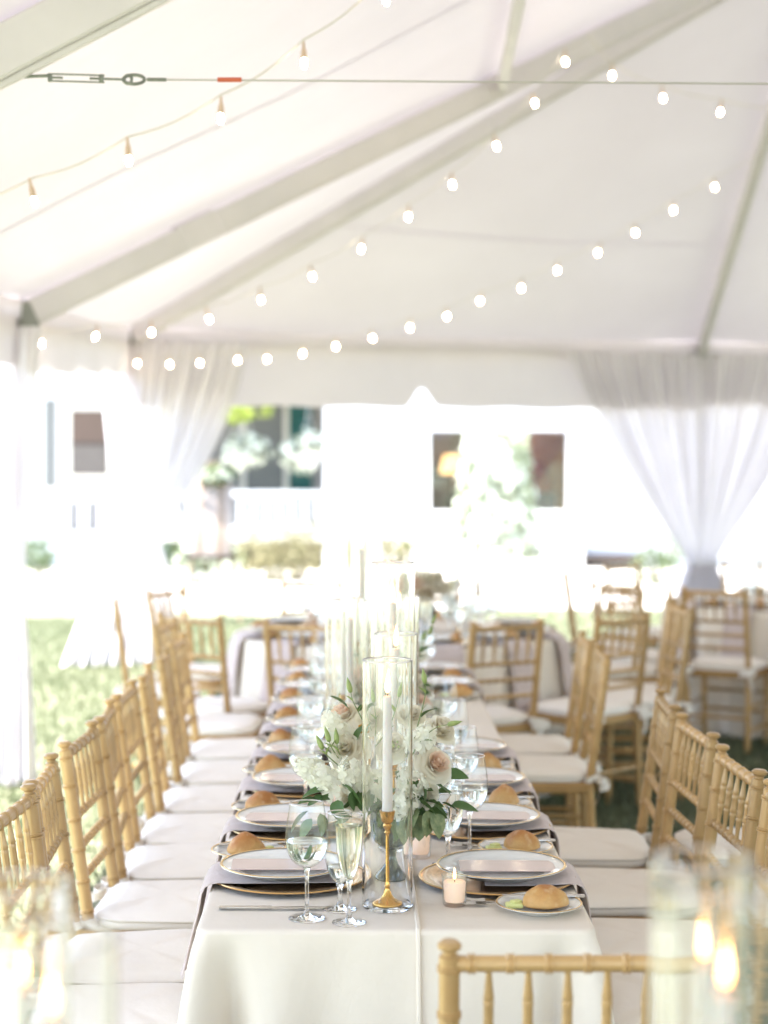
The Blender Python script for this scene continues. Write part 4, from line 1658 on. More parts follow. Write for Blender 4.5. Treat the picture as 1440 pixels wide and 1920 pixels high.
def compote(loc, label):
    t = thing('compote_vase', label, 'vase', loc, 0, 'smoked glass flower bowls')
    put('bowl', cached('vbowl', lambda: lathe_mesh('bowl', [(0, .062), (.012, .062), (.030, .068), (.046, .080), (.055, .097), (.058, .118), (.057, .138), (.060, .146), (.057, .147), (.053, .138), (.052, .100), (.030, .074), (0, .070)], 48, 50)), M['vase'], t)
    put('foot', cached('vfoot', lambda: lathe_mesh('foot', [(0, 0), (.042, 0), (.043, .003), (.040, .007), (.028, .016), (.016, .030), (.011, .044), (.0105, .054), (.016, .062), (0, .0625)], 40, 50)), M['vase'], t)
    return t


def bud_mesh():
    return lathe_mesh('bud', [(0, 0), (.0042, .003), (.0060, .010), (.0052, .019), (.0028, .028), (0, .036)], 10, 180)


compote((.063, 3.74, TZ + .0006), 'smoked glass pedestal bowl holding the nearest flowers')
fa_loc = Vector((.063, 3.74, TZ + .12))
fa = thing('flower_arrangement', 'cream and blush flowers with dark leaves, nearest arrangement behind the first candle', 'flowers', tuple(fa_loc), 0, 'flower arrangements on the long table')


def fl(x, y, d):
    return ray(x, y, d) - fa_loc


for (x, y, d, rad, mat, seed, dr) in [
    (812, 1436, 3.68, .046, 'rose_blush', 1, (.50, -.75, .55)),
    (652, 1408, 3.69, .044, 'rose_white', 2, (-.30, -.80, .60)),
    (738, 1402, 3.72, .040, 'rose_white', 3, (.05, -.85, .60)),
    (693, 1352, 3.76, .040, 'rose_white', 4, (-.15, -.55, .85)),
    (822, 1372, 3.86, .043, 'rose_white', 5, (.45, -.45, .8)),
    (648, 1345, 3.84, .040, 'rose_blush', 6, (-.5, -.4, .8)),
    (770, 1345, 3.80, .036, 'rose_white', 7, (.2, -.5, .9)),
    (655, 1498, 3.70, .034, 'rose_white', 8, (-.5, -.8, .05)),
    (798, 1490, 3.70, .034, 'rose_white', 9, (.4, -.85, -.05)),
]:
    if mat == 'rose_blush':
        ro_ = put('rose', rose_mesh(rad * .84, seed, part=(.42, 1.0)), M['rose_white'], fa, fl(x, y, d), aim(dr, seed))
        put('rose_heart', rose_mesh(rad * .84, seed, part=(0, .42)), M['rose_blush'], ro_)
    else:
        put('rose', rose_mesh(rad * .84, seed), M[mat], fa, fl(x, y, d), aim(dr, seed))
for (x, y, d, seed, dr, L) in [
    (632, 1478, 3.66, 21, (-.55, -.45, .55), .075), (600, 1452, 3.68, 22, (-.75, -.35, .45), .055), (665, 1458, 3.65, 23, (-.25, -.75, .55), .065),
    (757, 1512, 3.66, 24, (.15, -.75, .35), .075), (786, 1402, 3.70, 25, (.35, -.45, .85), .060), (640, 1385, 3.71, 26, (-.45, -.35, .85), .065),
    (775, 1470, 3.68, 27, (.1, -.85, .2), .06), (705, 1470, 3.68, 28, (-.1, -.9, .3), .06),
]:
    put('stock_spike', stock_mesh(seed, L), M['floret'], fa, fl(x, y, d), aim(dr, seed))
# leaves: dark, one object each
LM = [leaf_mesh(.042, .012, .3), leaf_mesh(.036, .014, .45), leaf_mesh(.050, .013, .2)]
for m_ in LM:
    m_.materials.append(M['leaf'])
lr = random.Random(12)
for (x, y, d, dx, dz) in [
    (612, 1480, 3.64, -1, -.1), (606, 1492, 3.64, -1, -.45), (624, 1496, 3.64, -.6, .1), (633, 1500, 3.63, -.2, -.9), (662, 1482, 3.62, .1, -1), (668, 1494, 3.63, .5, -.7), (600, 1470, 3.67, -.7, .7),
    (596, 1455, 3.68, -.4, .9), (640, 1470, 3.63, .7, -.5), (675, 1452, 3.64, .3, -.9), (648, 1518, 3.66, -.4, -.9), (598, 1500, 3.64, -.9, .2), (690, 1470, 3.66, .1, -1),
    (772, 1462, 3.64, .3, -1), (790, 1468, 3.65, .5, -.9), (780, 1500, 3.63, .9, -.3), (800, 1502, 3.64, 1, -.2), (812, 1508, 3.65, .8, -.5), (792, 1518, 3.64, .2, -1), (770, 1520, 3.64, -.2, -1),
    (752, 1535, 3.66, -.1, -1), (828, 1505, 3.66, .9, -.35), (838, 1512, 3.66, .4, -.9), (846, 1510, 3.66, 1, -.1), (760, 1480, 3.66, -.3, -.9), (815, 1470, 3.70, .9, -.3), (835, 1450, 3.74, .9, .2),
    (742, 1550, 3.68, .1, -1), (700, 1540, 3.68, -.2, -1), (720, 1520, 3.66, 0, -1), (655, 1330, 3.80, -.6, .8), (676, 1338, 3.76, .3, .9), (628, 1422, 3.70, -.5, .8), (668, 1390, 3.68, .2, 1), (790, 1345, 3.78, .6, .8),
    (585, 1535, 3.60, -.5, -.9), (578, 1520, 3.61, -.8, -.5), (600, 1525, 3.60, .3, -1),
]:
    dr = Vector((dx + lr.uniform(-.2, .2), lr.uniform(-.7, .15), dz + lr.uniform(-.15, .15)))
    o = put('leaf', LM[lr.randrange(3)], None, fa, fl(x, y, d), aim(dr, lr.uniform(-1, 1), 'Y'))
    s = lr.uniform(.8, 1.25)
    o.scale = (s, s, s)
vl = leaf_mesh(.052, .021, .35); vl.materials.append(M['leaf_pale'])
for (x, y, d, dx, dz) in [(800, 1520, 3.62, .2, -1), (812, 1525, 3.63, .5, -1), (790, 1528, 3.63, -.2, -1), (783, 1512, 3.63, -.5, -.8), (765, 1535, 3.64, -.1, -1)]:
    put('leaf', vl, None, fa, fl(x, y, d), aim((dx, -.35, dz), lr.uniform(-.6, .6), 'Y'), label='pale variegated leaf')


def sprig(pts, r0=.0014, r1=.0008):
    rp = [fl(*p) for p in pts]
    fine = []
    P = [rp[0]] + rp + [rp[-1]]
    for i in range(1, len(P) - 2):
        for j in range(5):
            t = j / 5
            fine.append(.5 * (2 * P[i] + (P[i + 1] - P[i - 1]) * t + (2 * P[i - 1] - 5 * P[i] + 4 * P[i + 1] - P[i + 2]) * t * t + (3 * P[i] - P[i - 1] - 3 * P[i + 1] + P[i + 2]) * t ** 3))
    fine.append(rp[-1])
    n = len(fine)
    put('stem', bmk(lambda bm: tube(bm, fine, [r0 + (r1 - r0) * i / (n - 1) for i in range(n)], 7), 'stem'), M['stem'], fa)
    return fine[-1], (fine[-1] - fine[-2]).normalized()


SL = leaf_mesh(.024, .0045, .2); SL.materials.append(M['bud'])
for pts in ([(770, 1420, 3.68), (790, 1388, 3.67), (815, 1366, 3.66), (838, 1359, 3.65)],
            [(775, 1390, 3.72), (790, 1335, 3.72), (798, 1300, 3.72), (797, 1283, 3.72)],
            [(690, 1370, 3.72), (672, 1335, 3.72), (662, 1315, 3.71), (658, 1300, 3.71)],
            [(700, 1400, 3.70), (725, 1372, 3.68), (742, 1335, 3.68), (750, 1308, 3.68)],
            [(640, 1430, 3.68), (622, 1402, 3.66), (618, 1392, 3.66)],
            [(645, 1430, 3.68), (634, 1408, 3.66), (632, 1396, 3.66)],
            [(640, 1440, 3.67), (612, 1415, 3.66), (606, 1406, 3.66)],
            [(700, 1380, 3.70), (702, 1350, 3.69), (697, 1318, 3.69)]):
    e, dr = sprig(pts)
    put('bud', cached('bud', bud_mesh), M['bud'], fa, e, aim(dr))
    k = fl(*pts[1])
    put('leaf', SL, None, fa, k, aim((dr.x + .6, -.3, dr.z), .3, 'Y'))
    put('leaf', SL, None, fa, fl(*pts[-2]), aim((dr.x - .6, -.4, dr.z), .3, 'Y'))
put('stamen', bmk(lambda bm: [ball(bm, (lr.uniform(-.008, .008), lr.uniform(-.003, .003), lr.uniform(-.008, .008)), .0034, 1) for _ in range(9)], 'stamen'), M['pollen'], fa, fl(676, 1366, 3.70))
put('stamen', bmk(lambda bm: [ball(bm, (lr.uniform(-.009, .009), lr.uniform(-.004, .004), lr.uniform(-.006, .006)), .0034, 1) for _ in range(9)], 'stamen'), M['bud'], fa, fl(742, 1395, 3.665))
# dark fill of leaves in the middle, behind the blooms
def fill_bm(seed, n, R0, up=.6, sz=.04):
    r = random.Random(seed)
    def make(bm):
        for _ in range(n):
            a, b = r.uniform(0, 2 * PI), r.uniform(-.35, 1)
            d = Vector((math.cos(a), math.sin(a), b * up)).normalized()
            p = d * R0 * r.uniform(.25, 1) + Vector((0, 0, .03))
            s = d.cross(Vector((r.uniform(-1, 1), r.uniform(-1, 1), r.uniform(-1, 1)))).normalized()
            L = sz * r.uniform(.7, 1.2)
            v = [p, p + d * L * .5 + s * L * .28, p + d * L + Vector((0, 0, -.3 * L)), p + d * L * .5 - s * L * .28]
            bm.faces.new([bm.verts.new(x) for x in v])
    return bmk(make, 'greenery', False)
put('greenery', fill_bm(4, 150, .10), M['leaf'], fa, kind='stuff')


def far_flowers(x, y, z, seed, label, scale=1.0, group='flower arrangements on the long table', tan=False, blooms=12, vase=True, wild=8):
    r = random.Random(seed)
    if vase:
        compote((x, y, z + .0006), 'smoked bowl under ' + label)
    t = thing('flower_arrangement', label, 'flowers', (x, y, z + .13), r.uniform(0, 6), group)
    t.scale = (scale, scale, scale)
    for k in range(blooms):
        a = k * 2.4 + r.uniform(-.3, .3)
        e = .25 + .75 * r.random()
        d = Vector((math.cos(a) * (1.1 - e * .7), math.sin(a) * (1.1 - e * .7), e))
        mat = 'rose_blush' if k % 4 == 1 else 'rose_white'
        key = 'rose_far%d_%s' % (k % 3, mat)
        put('rose', cached(key, lambda k=k: rose_mesh(.042, 40 + k, 22)), M[mat], t, d * .125, aim(d, r.uniform(0, 6)))
    for k in range(5):
        a = k * 1.3 + r.uniform(0, .5)
        d = Vector((math.cos(a), math.sin(a), r.uniform(-.1, .7)))
        put('stock_spike', cached('stock_far%d' % (k % 2), lambda k=k: stock_mesh(60 + k, .075)), M['floret'], t, d * .115, aim(d))
    put('greenery', fill_bm(seed + 5, 50 if tan else 70, .14, .7, .045), M['dried' if tan else 'leaf'], t, kind='stuff')
    for k in range(wild):
        a = r.uniform(0, 6.28)
        p0 = Vector((math.cos(a) * .06, math.sin(a) * .06, .10))
        p1 = p0 + Vector((math.cos(a) * .07, math.sin(a) * .07, r.uniform(.10, .17)))
        put('stem', bmk(lambda bm: tube(bm, [p0, lerp(p0, p1, .5) + Vector((0, 0, .015)), p1], [.0018, .0015, .001], 6), 'stem'), M['stem'], t)
        put('bud', MESH['bud'], M['bud'], t, p1, aim(p1 - p0))
        put('leaf', LM[k % 3], None, t, lerp(p0, p1, .5), aim((math.cos(a + 1), math.sin(a + 1), .6), 0, 'Y'))
    return t


far_flowers(.075, 5.22, TZ, 31, 'cream flowers, second arrangement along the long table', 1.0)
far_flowers(.050, 6.45, TZ, 32, 'cream flowers, third arrangement along the long table', 1.0)


# ------------------------------------------------------------------ the candles close to the camera, on the next table's end
FT = (-.95, .95, .62, 1.66, .75)
folding_table('serving_table', 'clothed table that carries the two large blurred near candles', FT)
me, loc2 = rect_cloth(FT, 9, .735)
tag(put('tablecloth', me, M['cloth'], None, loc2), 'ivory cloth under the two large blurred near candles', 'tablecloth', 'ivory tablecloths')
candle_set(.280, 1.36, .75, .0500, .560, .225, .258, 'large blurred one nearer the dark-lawn chairs', True, flame_scale=.7)
candle_set(-.240, 1.36, .75, .0500, .520, .215, .246, 'large blurred one nearer the pale-lawn chairs', True, flame_scale=.7)
candle_set(.297, 1.540, .75, .0450, .540, .215, .238, 'blurred one just behind the large cylinder, dark-lawn corner', flame_scale=.7)
candle_set(-.298, 1.530, .75, .0450, .520, .205, .230, 'blurred one just behind the large cylinder, pale-lawn corner', flame_scale=.7)


# ------------------------------------------------------------------ the round tables beyond
def simple_napkin(a, r0, z, drop=.33, w=.17):
    """napkin hanging over a round table's edge at angle a: runs in from the edge and falls"""
    def make(bm):
        path = [(r0 - .22, z + .014), (r0 - .02, z + .014), (r0 + .012, z + .004), (r0 + .028, z - .03), (r0 + .05, z - drop * .5), (r0 + .075, z - drop)]
        rows = []
        for o, h in path:
            row = []
            for v, t in ((-.5, .004), (.5, .004), (.5, -.004), (-.5, -.004)):
                row.append(bm.verts.new((o + (t if h < z else 0), v * w, h + (t if h >= z else 0))))
            rows.append(row)
        for p, q in zip(rows, rows[1:]):
            for k in range(4):
                bm.faces.new((p[k], p[(k + 1) % 4], q[(k + 1) % 4], q[k]))
        bm.faces.new(rows[0]); bm.faces.new(rows[-1])
    return bmk(make, 'napkin', False)


def round_table(cx, cy, r0, seed, where, seats, chair_seats, candles=(), flowers=True, tan=False):
    t = thing('round_table', 'round table under an ivory cloth, %s' % where, 'table', (cx, cy, 0), 0, 'round tables beyond the long table')
    put('tabletop', bmk(lambda bm: lathe(bm, [(0, .715), (r0 - .015, .715), (r0 - .012, .73), (r0 - .015, .745), (0, .745)], 64), 'tabletop'), M['easel'], t)
    for k in range(4):
        a = PI / 4 + k * PI / 2
        put('leg', MESH['table_leg'], M['alu'], t, (math.cos(a) * r0 * .6, math.sin(a) * r0 * .6, 0))
    tag(put('tablecloth', round_cloth(r0, .75, .735, seed), M['cloth'], None, (cx, cy, 0)), 'ivory cloth of the round table %s' % where, 'tablecloth', 'ivory tablecloths')
    nk = cached('rnap%.2f' % r0, lambda: simple_napkin(0, r0, .75))
    for i, deg in enumerate(seats):
        a = R(deg)
        u = Vector((math.cos(a), math.sin(a), 0))
        nth = '%s place clockwise on the round table %s' % (ORD[i], where)
        if len(nth.split()) > 12:
            nth = '%s place, round table %s' % (ORD[i], where)
        p = Vector((cx, cy, .75)) + u * (r0 - .18)
        c = thing('charger_plate', 'gilt charger at the %s' % nth, 'charger', tuple(p), a, 'place settings on the round tables')
        put('charger', MESH['charger'], M['charger'], c)
        tag(put('napkin', nk, M['napkin'], None, (cx, cy, 0), (0, 0, a)), 'mauve napkin hanging at the %s' % nth, 'napkin', 'napkins on the round tables')
        d = thing('dinner_plate', 'white plate at the %s' % nth, 'plate', (p.x, p.y, .7725), 0, 'place settings on the round tables')
        put('dish', MESH['dinner'], M['china'], d)
        put('rim', MESH['drim'], M['gold'], d)
        sidev = Vector((-u.y, u.x, 0))
        q = Vector((cx, cy, .7505)) + u * (r0 - .37) + sidev * .13
        stemware('wine', tuple(q), 'wine glass at the %s' % nth, 'glasses on the round tables')
        q = Vector((cx, cy, .7505)) + u * (r0 - .42) + sidev * .03
        stemware('flute' if i % 2 else 'goblet', tuple(q), '%s at the %s' % ('flute' if i % 2 else 'goblet', nth), 'glasses on the round tables')
        br = put('bread_roll', cached('far_roll', lambda: roll_mesh(99)), M['bread'], None, tuple(Vector((cx, cy, .759)) + u * (r0 - .17) - sidev * .25), (0, 0, a))
        tag(br, 'bread roll at the %s' % nth, 'bread roll', 'rolls on the round tables')
    for i, (deg, dist, twist) in enumerate(chair_seats):
        a = R(deg)
        make_chair((cx + math.cos(a) * dist, cy + math.sin(a) * dist, 0), a + PI / 2 + R(twist), '%s gold chair counted clockwise round the table %s' % (ORD[i], where), 'gold chairs round the far tables', True)
    for i, (dx, dy, h) in enumerate(candles):
        candle_set(cx + dx, cy + dy, .75, .05, h, .20, .26, '%s, round table %s' % (('shorter', 'taller')[i], where))
    if flowers:
        far_flowers(cx + .14, cy - .02, .75, seed, 'the flowers on the round table %s' % where, 1.15, 'flowers on the round tables', tan=tan)


for y_, tw, lb in ((5.28, 4, 'farther of the'), (4.60, -3, 'nearer of the')):
    make_chair((1.13, y_, 0), R(90 + tw), '%s two gold chairs turned to face the backs of the dark-lawn row' % lb, 'gold chairs turned behind the dark-lawn row')

round_table(.18, 9.02, .84, 51, 'at the end of the long table', [200, 228, 256, 284, 312, 340, 20, 90, 150],
            [(222, 1.12, 14), (252, 1.10, -8), (288, 1.10, 10), (318, 1.14, -6), (350, 1.16, 4), (30, 1.2, 0), (75, 1.2, 6), (110, 1.2, -4), (150, 1.2, 5), (188, 1.18, 0)],
            [(.30, -.18, .49), (.42, .12, .60)], True, True)
round_table(2.72, 10.95, .84, 52, 'by the two-sweep drape', [205, 232, 258, 285, 315, 345, 100],
            [(208, 1.20, 10), (236, 1.16, 5), (263, 1.15, -4), (292, 1.15, 3), (330, 1.18, 0), (178, 1.2, -6), (130, 1.2, 4), (90, 1.2, 0)],
            [(-.25, 0, .49), (.10, .2, .62)], True)
make_chair((1.30, 8.55, 0), R(95), 'gold chair standing apart beside the round table, back towards the dark lawn', 'gold chairs round the far tables')
make_chair((1.45, 9.75, 0), R(80), 'gold chair standing between the two round tables', 'gold chairs round the far tables')


# ------------------------------------------------------------------ the house beyond
house = thing('white_house', 'white clapboard house with a porch and large picture window behind the marquee', 'house', (0, 27, 0))
HO = Vector((0, 27, 0))


def hb(name, x0, x1, y0, y1, z0, z1, mat, parent=None, bevel=0.0, kind=None):
    par = parent or house
    me_ = bmk(lambda bm: box(bm, ((x0 + x1) / 2, (y0 + y1) / 2 - 27, (z0 + z1) / 2), (x1 - x0, y1 - y0, z1 - z0), bevel), name, True, 30)
    o = put(name, me_, M[mat], par)
    return o


def wall_with_hole(name, x0, x1, z0, z1, y, th, hole, mat):
    hx0, hx1, hz0, hz1 = hole
    def make(bm):
        for (a, b, c, d) in ((x0, hx0, z0, z1), (hx1, x1, z0, z1), (hx0, hx1, z0, hz0), (hx0, hx1, hz1, z1)):
            box(bm, ((a + b) / 2, y + th / 2 - 27, (c + d) / 2), (b - a, th, d - c))
    return put(name, bmk(make, name, False), M[mat], house)


# bay with the picture window
WX0, WX1, WZ0, WZ1 = .99, 3.02, .87, 2.05
wall_with_hole('bay_wall', -.57, 3.26, 0, 5.2, 26.0, .16, (WX0, WX1, WZ0, WZ1), 'siding')
hb('bay_side', -.57, -.41, 26.16, 29.0, 0, 5.2, 'siding')
hb('wing_wall', 3.26, 16, 26.6, 26.76, 0, 5.2, 'siding')
win = hb('picture_window', WX0 - .09, WX1 + .09, 25.93, 25.998, WZ0 - .10, WZ0 - .002, 'white_paint')
def frame_bm(bm):
    y = 25.965 - 27
    box(bm, ((WX0 + WX1) / 2, y, WZ1 + .05), (WX1 - WX0 + .18, .06, .10))
    for x in (WX0 - .047, WX1 + .047):
        box(bm, (x, y, (WZ0 + WZ1) / 2), (.094, .06, WZ1 - WZ0 - .004))
put('frame', bmk(frame_bm, 'frame', False), M['white_paint'], win)
put('pane', bmk(lambda bm: box(bm, ((WX0 + WX1) / 2, 26.08 - 27, (WZ0 + WZ1) / 2), (WX1 - WX0, .004, WZ1 - WZ0)), 'pane', False), M['pane'], win)
# the room behind it
hb('room_wall', -.4, 2.02, 29.2, 29.3, 0.2, 3.2, 'room_grey')
hb('room_wall', 2.02, 4.2, 29.1, 29.2, 0.2, 3.2, 'room_lamplit')
hb('room_side', 4.1, 4.2, 26.8, 29.1, 0.2, 3.2, 'room_lamplit')
hb('room_floor', -.4, 4.2, 26.2, 29.3, 0.1, 0.2, 'room_floor')
hb('room_ceiling', -.4, 4.2, 26.2, 29.3, 2.7, 2.8, 'siding')

arm = thing('armchair', 'red upholstered armchair inside the picture window', 'armchair', (2.72, 27.9, .2))
put('seat', bmk(lambda bm: box(bm, (0, 0, .32), (.66, .6, .28), .06), 'seat', True, 40), M['red_cloth'], arm)
put('backrest', bmk(lambda bm: (box(bm, (0, .26, .78), (.60, .16, .80), .08), ball(bm, (0, .24, 1.22), .25, 3, (1, .4, .8))), 'backrest', True, 60), M['red_cloth'], arm)
for s in (-1, 1):
    put('armrest', bmk(lambda bm: box(bm, (s * .36, -.02, .50), (.13, .6, .22), .05), 'armrest', True, 40), M['red_cloth'], arm)
cab = thing('sideboard', 'dark wooden sideboard inside the picture window', 'sideboard', (2.45, 27.0, .2))
put('cabinet', bmk(lambda bm: box(bm, (0, 0, .46), (1.0, .4, .86), .015), 'cabinet', True, 30), M['dark_wood'], cab)
put('top', bmk(lambda bm: box(bm, (0, 0, .905), (1.06, .46, .03), .008), 'top', True, 30), M['dark_wood'], cab)
for s in (-1, 1):
    put('door', bmk(lambda bm: box(bm, (s * .25, -.206, .46), (.44, .012, .70), .004), 'door', True, 30), M['dark_wood'], cab)
for (x, z, lab) in ((1.45, 1.62, 'lit orange lamp beyond the shrub, inside the picture window'), (2.25, 1.70, 'lit orange lamp against the wall tinted with its glow inside the picture window')):
    lp = thing('table_lamp', lab, 'lamp', (x, 28.6, .2), 0, 'lit lamps inside the house')
    put('base', bmk(lambda bm, z=z: lathe(bm, [(0, 0), (.16, 0), (.15, .03), (.03, .06), (.02, .4), (.05, .7), (.02, z - .5), (.012, z - .2), (0, z - .2)], 20), 'base'), M['dark_wood'], lp)
    put('lamp_shade', bmk(lambda bm, z=z: lathe(bm, [(.20, z - .42), (.13, z - .12)], 24), 'lamp_shade'), M['lamp_shade'], lp)
sf = thing('sofa', 'grey sofa inside the picture window', 'sofa', (1.15, 28.5, .2))
put('seat', bmk(lambda bm: box(bm, (0, 0, .35), (1.3, .7, .3), .07), 'seat', True, 40), M['room_grey'], sf)
put('backrest', bmk(lambda bm: box(bm, (0, .32, .8), (1.3, .2, .7), .08), 'backrest', True, 40), M['board'], sf)
put('bolster', bmk(lambda bm: box(bm, (-.1, .15, 1.2), (.8, .2, .16), .06), 'bolster', True, 40), M['dark_wood'], sf)

# porch wall, shutters, window
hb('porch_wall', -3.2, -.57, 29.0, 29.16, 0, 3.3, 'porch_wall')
hb('porch_floor', -3.2, -.57, 26.4, 29.0, .40, .55, 'trim')
hb('porch_ceiling', -3.2, -.57, 26.3, 29.0, 3.0, 3.12, 'siding')
hb('porch_fascia', -3.2, -.57, 26.2, 26.3, 2.78, 3.3, 'siding')
hb('upper_wall', -3.2, -.57, 26.6, 26.76, 3.3, 5.2, 'siding')
hb('left_wing', -16, -3.2, 27.0, 27.16, 0, 5.2, 'siding')
sh = hb('shutter', -1.20, -.84, 28.94, 28.996, 1.0, 2.55, 'teal')
for k in range(14):
    put('slat', cached('slat', lambda: bmk(lambda bm: box(bm, (0, 0, 0), (.28, .02, .075), rot=Matrix.Rotation(R(-25), 3, 'X')), 'slat', False)), M['teal'], sh, (-1.02, 28.932 - 27, 1.10 + k * .103))
pw = hb('window', -2.0, -1.22, 28.95, 28.995, .95, 2.6, 'trim')
put('pane', bmk(lambda bm: box(bm, (-1.61, 28.94 - 27, 1.78), (.62, .01, 1.48)), 'pane', False), M['grey_shutter'], pw)
# railing of the porch, wide pickets
rail = thing('porch_railing', 'white porch railing with wide pickets below the hanging baskets', 'railing', (-1.3, 26.5, 0))
put('top_rail', bmk(lambda bm: box(bm, (-.55, 0, 1.12), (2.6, .09, .08), .01), 'top_rail', True, 30), M['white_paint'], rail)
put('bottom_rail', bmk(lambda bm: box(bm, (-.55, 0, .60), (2.6, .07, .07), .01), 'bottom_rail', True, 30), M['white_paint'], rail)
for k in range(13):
    put('picket', cached('picket', lambda: bmk(lambda bm: box(bm, (0, 0, .858), (.100, .03, .443), .004), 'picket', True, 30)), M['white_paint'], rail, (.62 - k * .192, 0, 0))
# left wing window with trim, blind and shutter
lw = hb('window', -4.62, -3.72, 26.93, 26.998, 1.20, 2.55, 'trim')
put('blind', bmk(lambda bm: box(bm, (-4.18, 26.92 - 27, 2.13), (.56, .012, .50)), 'blind', False), M['blind'], lw)
put('blind', bmk(lambda bm: box(bm, (-4.18, 26.92 - 27, 1.62), (.56, .012, .46)), 'blind', False), M['blind_low'], lw)
put('sash', bmk(lambda bm: box(bm, (-4.18, 26.914 - 27, 1.865), (.58, .02, .04)), 'sash', False), M['dark_wood'], lw)
hb('shutter', -4.88, -4.70, 26.95, 26.998, 1.20, 2.55, 'grey_shutter')
for x in (-4.43, -4.14):
    hb('gap_shade', x - .045, x + .045, 26.97, 26.998, .53, .985, 'dark_wood')  # dark slabs painted for the shade inside the porch railing gaps
for x in (-4.55, -4.07):  # made-up white ovals standing for bright gaps below the valance
    hl = thing('bright_spot', 'made-up white oval lantern above the shaded window of the house, %s' % ('nearer the corner drape' if x > -4.3 else 'nearer the near drape'), 'spot', (x, 26.7, 2.60), 0, 'made-up bright spots by the house')
    put('oval_body', cached('oval_body', lambda: bmk(lambda bm: lathe(bm, [(0, .0), (.05, .02), (.082, .10), (.088, .17), (.07, .25), (.03, .30), (0, .31)], 20), 'oval_body')), M['spot'], hl)
    put('hanger', cached('hanger', lambda: bmk(lambda bm: (tube(bm, [(0, 0, .30), (0, 0, .42), (0, .30, .42)], .012, 8)), 'hanger')), M['white_paint'], hl)
# roof over everything
def roof_bm(bm):
    v = [bm.verts.new(p) for p in ((-17, -1.6, 5.2), (17, -1.6, 5.2), (17, 4, 8.4), (-17, 4, 8.4), (-17, 9, 5.2), (17, 9, 5.2))]
    bm.faces.new((v[0], v[1], v[2], v[3])); bm.faces.new((v[3], v[2], v[5], v[4]))
    bm.faces.new((v[0], v[3], v[4])); bm.faces.new((v[1], v[5], v[2])); bm.faces.new((v[0], v[4], v[5], v[1]))
put('roof', bmk(roof_bm, 'roof', False), M['roof'], house)


# ------------------------------------------------------------------ plants by the house
def leafy(bm, n, fn, size, seed, flat=.5):
    r = random.Random(seed)
    for _ in range(n):
        p, d = fn(r)
        p = Vector(p); d = (Vector(d) + Vector((r.uniform(-.6, .6), r.uniform(-.6, .6), r.uniform(-.4, .6)))).normalized()
        s = d.cross(Vector((r.uniform(-1, 1), r.uniform(-1, 1), r.uniform(-1, 1)))).normalized()
        L = size * r.uniform(.6, 1.3)
        bm.faces.new([bm.verts.new(x) for x in (p, p + d * L * .5 + s * L * flat * .5, p + d * L, p + d * L * .5 - s * L * flat * .5)])


def blob(rx, ry, rz, c=(0, 0, 0), lumps=5, seed=0):
    rr = random.Random(seed)
    cs = [Vector((rr.uniform(-.6, .6) * rx, rr.uniform(-.6, .6) * ry, rr.uniform(-.5, .5) * rz)) for _ in range(lumps)]
    def fn(r):
        o = cs[r.randrange(lumps)]
        while True:
            d = Vector((r.gauss(0, 1), r.gauss(0, 1), r.gauss(0, 1)))
            if d.length > .01:
                break
        d.normalize()
        k = r.uniform(.55, 1) * .6
        return (Vector(c) + o + Vector((d.x * rx * k, d.y * ry * k, d.z * rz * k)), d)
    return fn


def shrub(label, loc, rx, ry, rz, mat, seed, n=1500, size=.07, blossoms=0, name='shrub', group='shrubs in front of the house'):
    t = thing(name, label, 'shrub', loc, 0, group)
    put('foliage', bmk(lambda bm: leafy(bm, n, blob(rx, ry, rz, (0, 0, rz), 7, seed), size, seed), 'foliage', False), M[mat], t, kind='stuff')
    def stems(bm):
        r = random.Random(seed)
        for _ in range(6):
            a = r.uniform(0, 6.28)
            tube(bm, [(0, 0, 0), (math.cos(a) * rx * .2, math.sin(a) * ry * .2, rz * .6), (math.cos(a) * rx * .5, math.sin(a) * ry * .5, rz * 1.3)], [.02, .014, .006], 6)
    put('branches', bmk(stems, 'branches'), M['bark'], t)
    if blossoms:
        def bl(bm):
            r = random.Random(seed + 1)
            fn = blob(rx, ry, rz, (0, 0, rz), 7, seed)
            for _ in range(blossoms):
                p, d = fn(r)
                q = p + d * .03
                for _k in range(4):
                    floret_into(bm, q + Vector((r.uniform(-.04, .04), r.uniform(-.04, .04), r.uniform(-.04, .04))), d, .05, r)
        put('blossoms', bmk(bl, 'blossoms', False), M['blossom'], t, kind='stuff')
    return t


shrub('broad tan-green shrub under the porch railing', (-.85, 23.4, 0), .85, .5, .40, 'foliage_tan', 71, 2200, .07)
shrub('tan-green shrub below the blank white bay wall', (.35, 23.6, 0), .75, .5, .36, 'foliage_tan', 72, 1800, .07)
shrub('small green shrub below the shaded window', (-4.3, 23.5, 0), .35, .35, .32, 'foliage', 73, 900, .06)
shrub('green shrub between the corner drape and the easel', (-2.1, 22.6, 0), .55, .4, .38, 'foliage', 74, 1200, .06, 60)
shrub('pale green shrub seen past the sweep of the far drape', (3.75, 22.5, 0), .45, .4, .36, 'foliage', 75, 900, .06)


